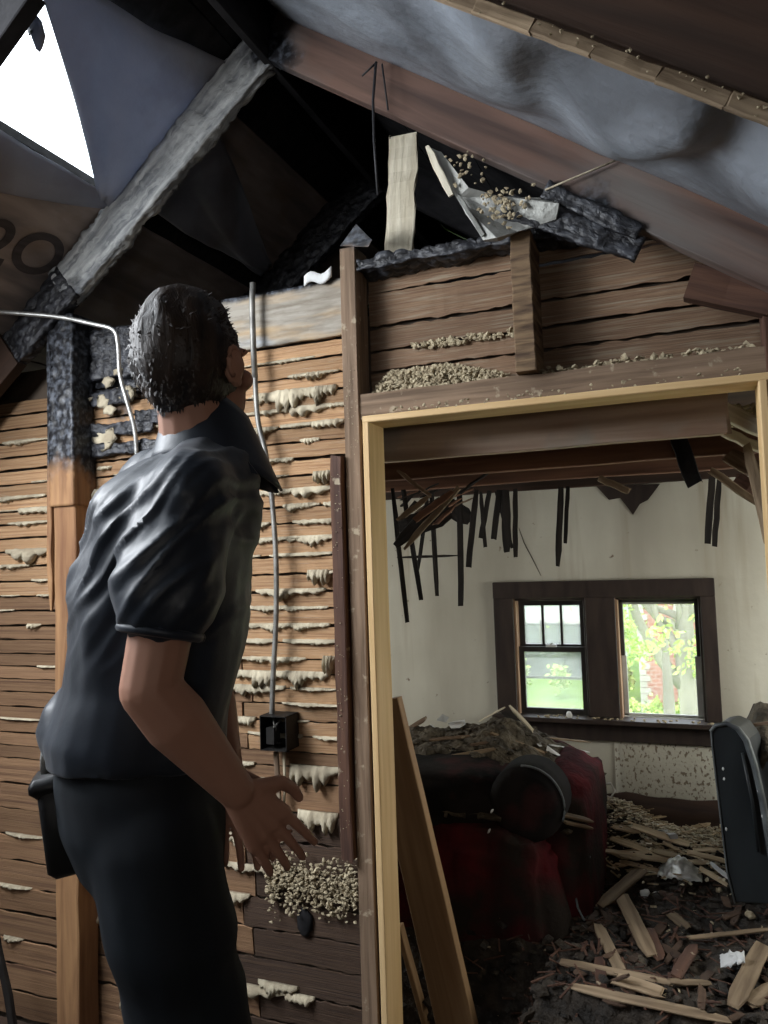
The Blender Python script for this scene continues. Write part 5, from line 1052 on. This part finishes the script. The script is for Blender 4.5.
# ears, eyes, brows, mouth
for s in (-1, 1):
    mb = MB(); R2 = Matrix((HR, HF, HU)).transposed() @ Matrix.Rotation(s * -.35, 3, 'Z')
    mb.ball(hp(s * .079, .0, -.008), (.008, .019, .031), 3, .15, 3, 2, R=R2); mb.ball(hp(s * .077, -.026, -.002), (.007, .010, .010), 2, R=R2)
    mb.tube([hp(s * .084, .024 * math.sin(q) + .002, -.010 - .016 * math.cos(q)) for q in [math.radians(-60 + 24 * i) for i in range(11)]], .0042, 6); mb.build('ear', M['skin'], person)
    mb = MB(); mb.ball(hp(s * .031, .008, .073), .012, 3); ey = mb.build('eye', M['eye'], person); mb = MB(); mb.ball(hp(s * .031, .008, .0815), .0052, 2); mb.build('iris', M['hair'], ey)
    mb = MB(); mb.tube([hp(s * .016, .030, .090), hp(s * .032, .034, .086), hp(s * .048, .028, .074)], [.004, .0045, .0025], 6); mb.build('eyebrow', M['hair'], person)
mb = MB(); mb.tube([hp(-.022, -.052, .094), hp(-.008, -.050, .101), hp(.008, -.050, .101), hp(.022, -.052, .094)], [.002, .0045, .0045, .002], 6); mb.build('lips', mat('lips', (.38, .17, .14), rough=.5, bump=0), person)
# hair: short cap with tufts
def hair_r(v):      # v: direction in head axes (r,f,u)
    return .001 + .008 * noise.noise(v * 3 + Vector((3, 1, 0))) + .004 * noise.noise(v * 12)
mb = MB(); vs, fs = ICO[4]; keep = []
for v in vs:
    face = v.y > .34 + .38 * max(0, v.z) and v.z < .70
    nape = v.z < -.84
    k = 0.90 if (face or nape or (v.z < -.15 and v.y > .12)) else 1.0
    h = hair_r(v); top = max(0, v.z) * .012
    keep.append(hp(v.x * (.080 + h) * k, (v.z * (.103 + h + top)) * k + .020, v.y * (.103 + h) * k - .012))
mb.add(keep, fs, True)
for i in range(2600):
    v = Vector([random.gauss(0, 1) for _ in range(3)]).normalized()
    if v.y > .25 + .4 * max(0, v.z) or v.z < -.80 or (v.z < -.1 and v.y > .05): continue
    h = hair_r(v); p = hp(v.x * (.080 + h), v.z * (.103 + h) + .020, v.y * (.103 + h) - .012); nrm = (HR * v.x + HU * v.z + HF * v.y)
    L = .007 + .008 * max(0, v.z) ; d = (nrm * (.12 + .2 * max(0, v.z)) + HF * .5 * max(0, v.z + .2) - HU * .75 * max(0, .5 - v.z) + Vector([random.uniform(-.2, .2) for _ in range(3)])).normalized()
    t = d.cross(nrm).normalized() * .0022; mb.add([p - t, p + t, p + d * L], [(0, 1, 2)])
mb.build('hair', M['hair'], person, label='short dark brown hair')
# shirt
def folds(c, n):
    r = (c - NB).dot(RV); f = (c - NB).dot(FV); z = c.z - NB.z
    a = noise.noise(Vector((r * 5 + z * 5, f * 3, (z - r) * 2.2)))
    d = .012 * a
    st = noise.noise(Vector(((r - z * .9) * 30, f * 6, (r + z) * 5))); d += .010 * (1 - abs(st) * 2.6) * max(0, min(1, 1 - abs(z + .15) / .22)) * (1 if abs(st) < .38 else 0)
    s = z * 26 + r * 20 + 3 * noise.noise(c * 5); w = max(0, 1 - abs(z + .12) / .2); d += .0075 * math.sin(s) * w
    w2 = max(0, 1 - abs(z + .62) / .16); d += .009 * math.sin(z * 48 + r * 22 + 4 * noise.noise(c * 6)) * w2
    d += .006 * noise.noise(Vector((c.x * 16, c.y * 16, c.z * 6))) ; return d
mb = MB(); T = [((202, 452), .068, .072)] + TOR[1:]
rg = [ring(AD(*c, 1.27), a, b, 24, ex=2.25) for c, a, b in T]; mb.rings(rg)
slR = shR.lerp(elR, .50); slL = shL.lerp(elL, .5)
cone(mb, shR + BR * -.02, slR, .074, .074); cone(mb, shL, slL, .078, .074); cone(mb, NB - UZ * .045, shR, .078, .070); cone(mb, NB - UZ * .045, shL, .078, .070)
# back of the shirt blousing over the belt
mb.ball(AD(86, 725, 1.27), (.065, .09, .075), 2)
shirt = remesh(mb, 'shirt', M['shirt'], .0065, 6, disp=folds, label='navy short sleeved shirt, creased at the shoulders')
dR = (elR - shR).normalized(); a0 = dR.cross(UZ).normalized() if abs(dR.z) < .98 else RV; a0 = RV - dR * RV.dot(dR); a0.normalize(); b0 = dR.cross(a0)
mb = MB(); C = slR + dR * .055
for rr, tt in ((.0545, .007),): mb.tube([C + (a0 * math.cos(q) + b0 * math.sin(q)) * rr for q in [2 * PI * i / 28 for i in range(29)]], tt, 8)
mb.build('sleeve_hem', M['shirt'], shirt)
# collar
mb = MB()
def col_fn(u, v):
    q = math.radians(8 + 344 * u); fr = BF * math.cos(q) + BR * math.sin(q) * -1.0
    front = max(0, math.cos(q)); r = .066 + .030 * v + .022 * v * front ** 3; c = NB + RV * .004
    up = .068 - .088 * v - .030 * v * front ** 2 + .020 * (1 - front) * (1 - v) - .02 * front
    return c + Vector((fr.x, fr.y, 0)) * r + UZ * up + BF * .008
mb.sheet(lambda u, v: col_fn((u + .5) % 1.0 if False else u, v), 48, 8, .005)
mb.build('collar', M['shirt'], shirt, label='pointed collar')
tipc = AD(258, 474, 1.20); b1, b2 = AD(236, 446, 1.21), AD(222, 470, 1.19)
mb = MB(); mb.add([tipc, b1, b2, tipc + FV * .006, b1 + FV * .006, b2 + FV * .006], [(0, 2, 1), (3, 4, 5), (0, 1, 4, 3), (1, 2, 5, 4), (2, 0, 3, 5)]); mb.build('collar_point', M['shirt'], shirt)
# trousers
GZ = lambda p, z: Vector((p.x, p.y, z))
mb = MB(); hipc = AD(138, 790, 1.28)
mb.rings([ring(AD(140, 720, 1.27), .118, .140, 24), ring(AD(140, 770, 1.27), .132, .165, 24), ring(AD(146, 815, 1.27), .132, .170, 24), ring(AD(154, 860, 1.27), .116, .160, 24), ring(AD(160, 890, 1.27), .09, .10, 24)])
hR, hL = AD(153, 835, 1.19), AD(158, 835, 1.37); kR = AD(192, 1030, 1.17); kL = AD(190, 1030, 1.38)
kR = hR + (kR - hR) * ((hR.z - .26) / (hR.z - kR.z)) * .96; kL = hL + (kL - hL) * ((hL.z - .26) / (hL.z - kL.z)) * .9
aR = GZ(kR - BF * .14, FZ + .11); aL = GZ(kL - BF * .16, FZ + .11)
for h, k_, a_ in ((hR, kR, aR), (hL, kL, aL)): cone(mb, h, k_, .100, .070); cone(mb, k_, k_.lerp(a_, .35), .070, .072); cone(mb, k_.lerp(a_, .35), a_, .072, .060)
mb.v = [v if v.z > FZ + .05 else Vector((v.x, v.y, FZ + .05)) for v in mb.v]
def pf(c, n): return .006 * noise.noise(Vector((c.x * 9, c.y * 9, c.z * 4))) + .005 * math.sin(c.z * 42 + 5 * noise.noise(c * 4)) * max(0, 1 - abs(c.z - .88) / .14)
tr = remesh(mb, 'trousers', M['pants'], .010, 5, disp=pf)
# belt, pouch, boots
mb = MB(); bl = [ring(AD(136, 742, 1.27) + UZ * dz,   .126 + e, .158 + e, 32) for dz, e in ((-.018, 0), (-.018, .005), (.018, .005), (.018, 0))]; mb.rings(bl); mb.build('belt', M['leather'], person)
pc = AD(72, 822, 1.24); mb = MB(); Rp = Matrix((BF, -BR, UZ)).transposed() @ Matrix.Rotation(-.12, 3, 'Y')
def rb(mb, c, s, R, b=.012):
    x, y, z = (v / 2 for v in s); rg = []
    for (dz, k) in ((-z, b), (-z + b, 0), (z - b, 0), (z, b)):
        r = []
        for (sx, sy) in ((1, 1), (-1, 1), (-1, -1), (1, -1)):
            for q in range(4):
                a = math.atan2(sy, sx) - PI / 4 + q * PI / 6; r.append(c + R @ Vector((sx * (x - b) + math.cos(a) * (b - k), sy * (y - b) + math.sin(a) * (b - k), dz)))
        rg.append(r)
    mb.rings(rg)
rb(mb, pc, (.085, .07, .15), Rp); po = mb.build('belt_pouch', M['leather'], person, label='black pouch on the back of the belt')
mb = MB(); rb(mb, pc + Rp @ Vector((-.004, -.0, .070)), (.098, .078, .030), Rp, .010); mb.build('pouch_flap', M['leather'], po)
mb = MB(); mb.tube([AD(46, 738, 1.24), AD(44, 760, 1.24), AD(44, 778, 1.235)], .006, 8); mb.build('pouch_clip', M['metal'], po, label='shiny clip')
for a_ in (aR, aL):
    mb = MB(); g = GZ(a_, FZ)
    mb.rings([[g + BF * (x + .0) + BR * y + UZ * z for (x, y) in [(.055 + L * math.cos(q) * (1 if math.cos(q) > 0 else .62), w * math.sin(q)) for q in [2 * PI * i / 20 for i in range(20)]]] for (z, L, w) in ((.0, .15, .048), (.02, .152, .05), (.045, .14, .048), (.075, .10, .045), (.10, .06, .045), (.14, .05, .045))])
    mb.build('boot', M['leather'], person)

# ------------------------------------------------------------------ settle on true size: floor to zero, the person to human height
for me in {o.data for o in bpy.data.objects if o.type == 'MESH'}: me.transform(Matrix.Scale(KS, 4))
for o in bpy.data.objects:
    if o.parent is None: o.location.z -= FZ
    o.location = o.location * KS
for l in bpy.data.lights: l.size *= KS; l.size_y *= KS; l.energy *= KS * KS
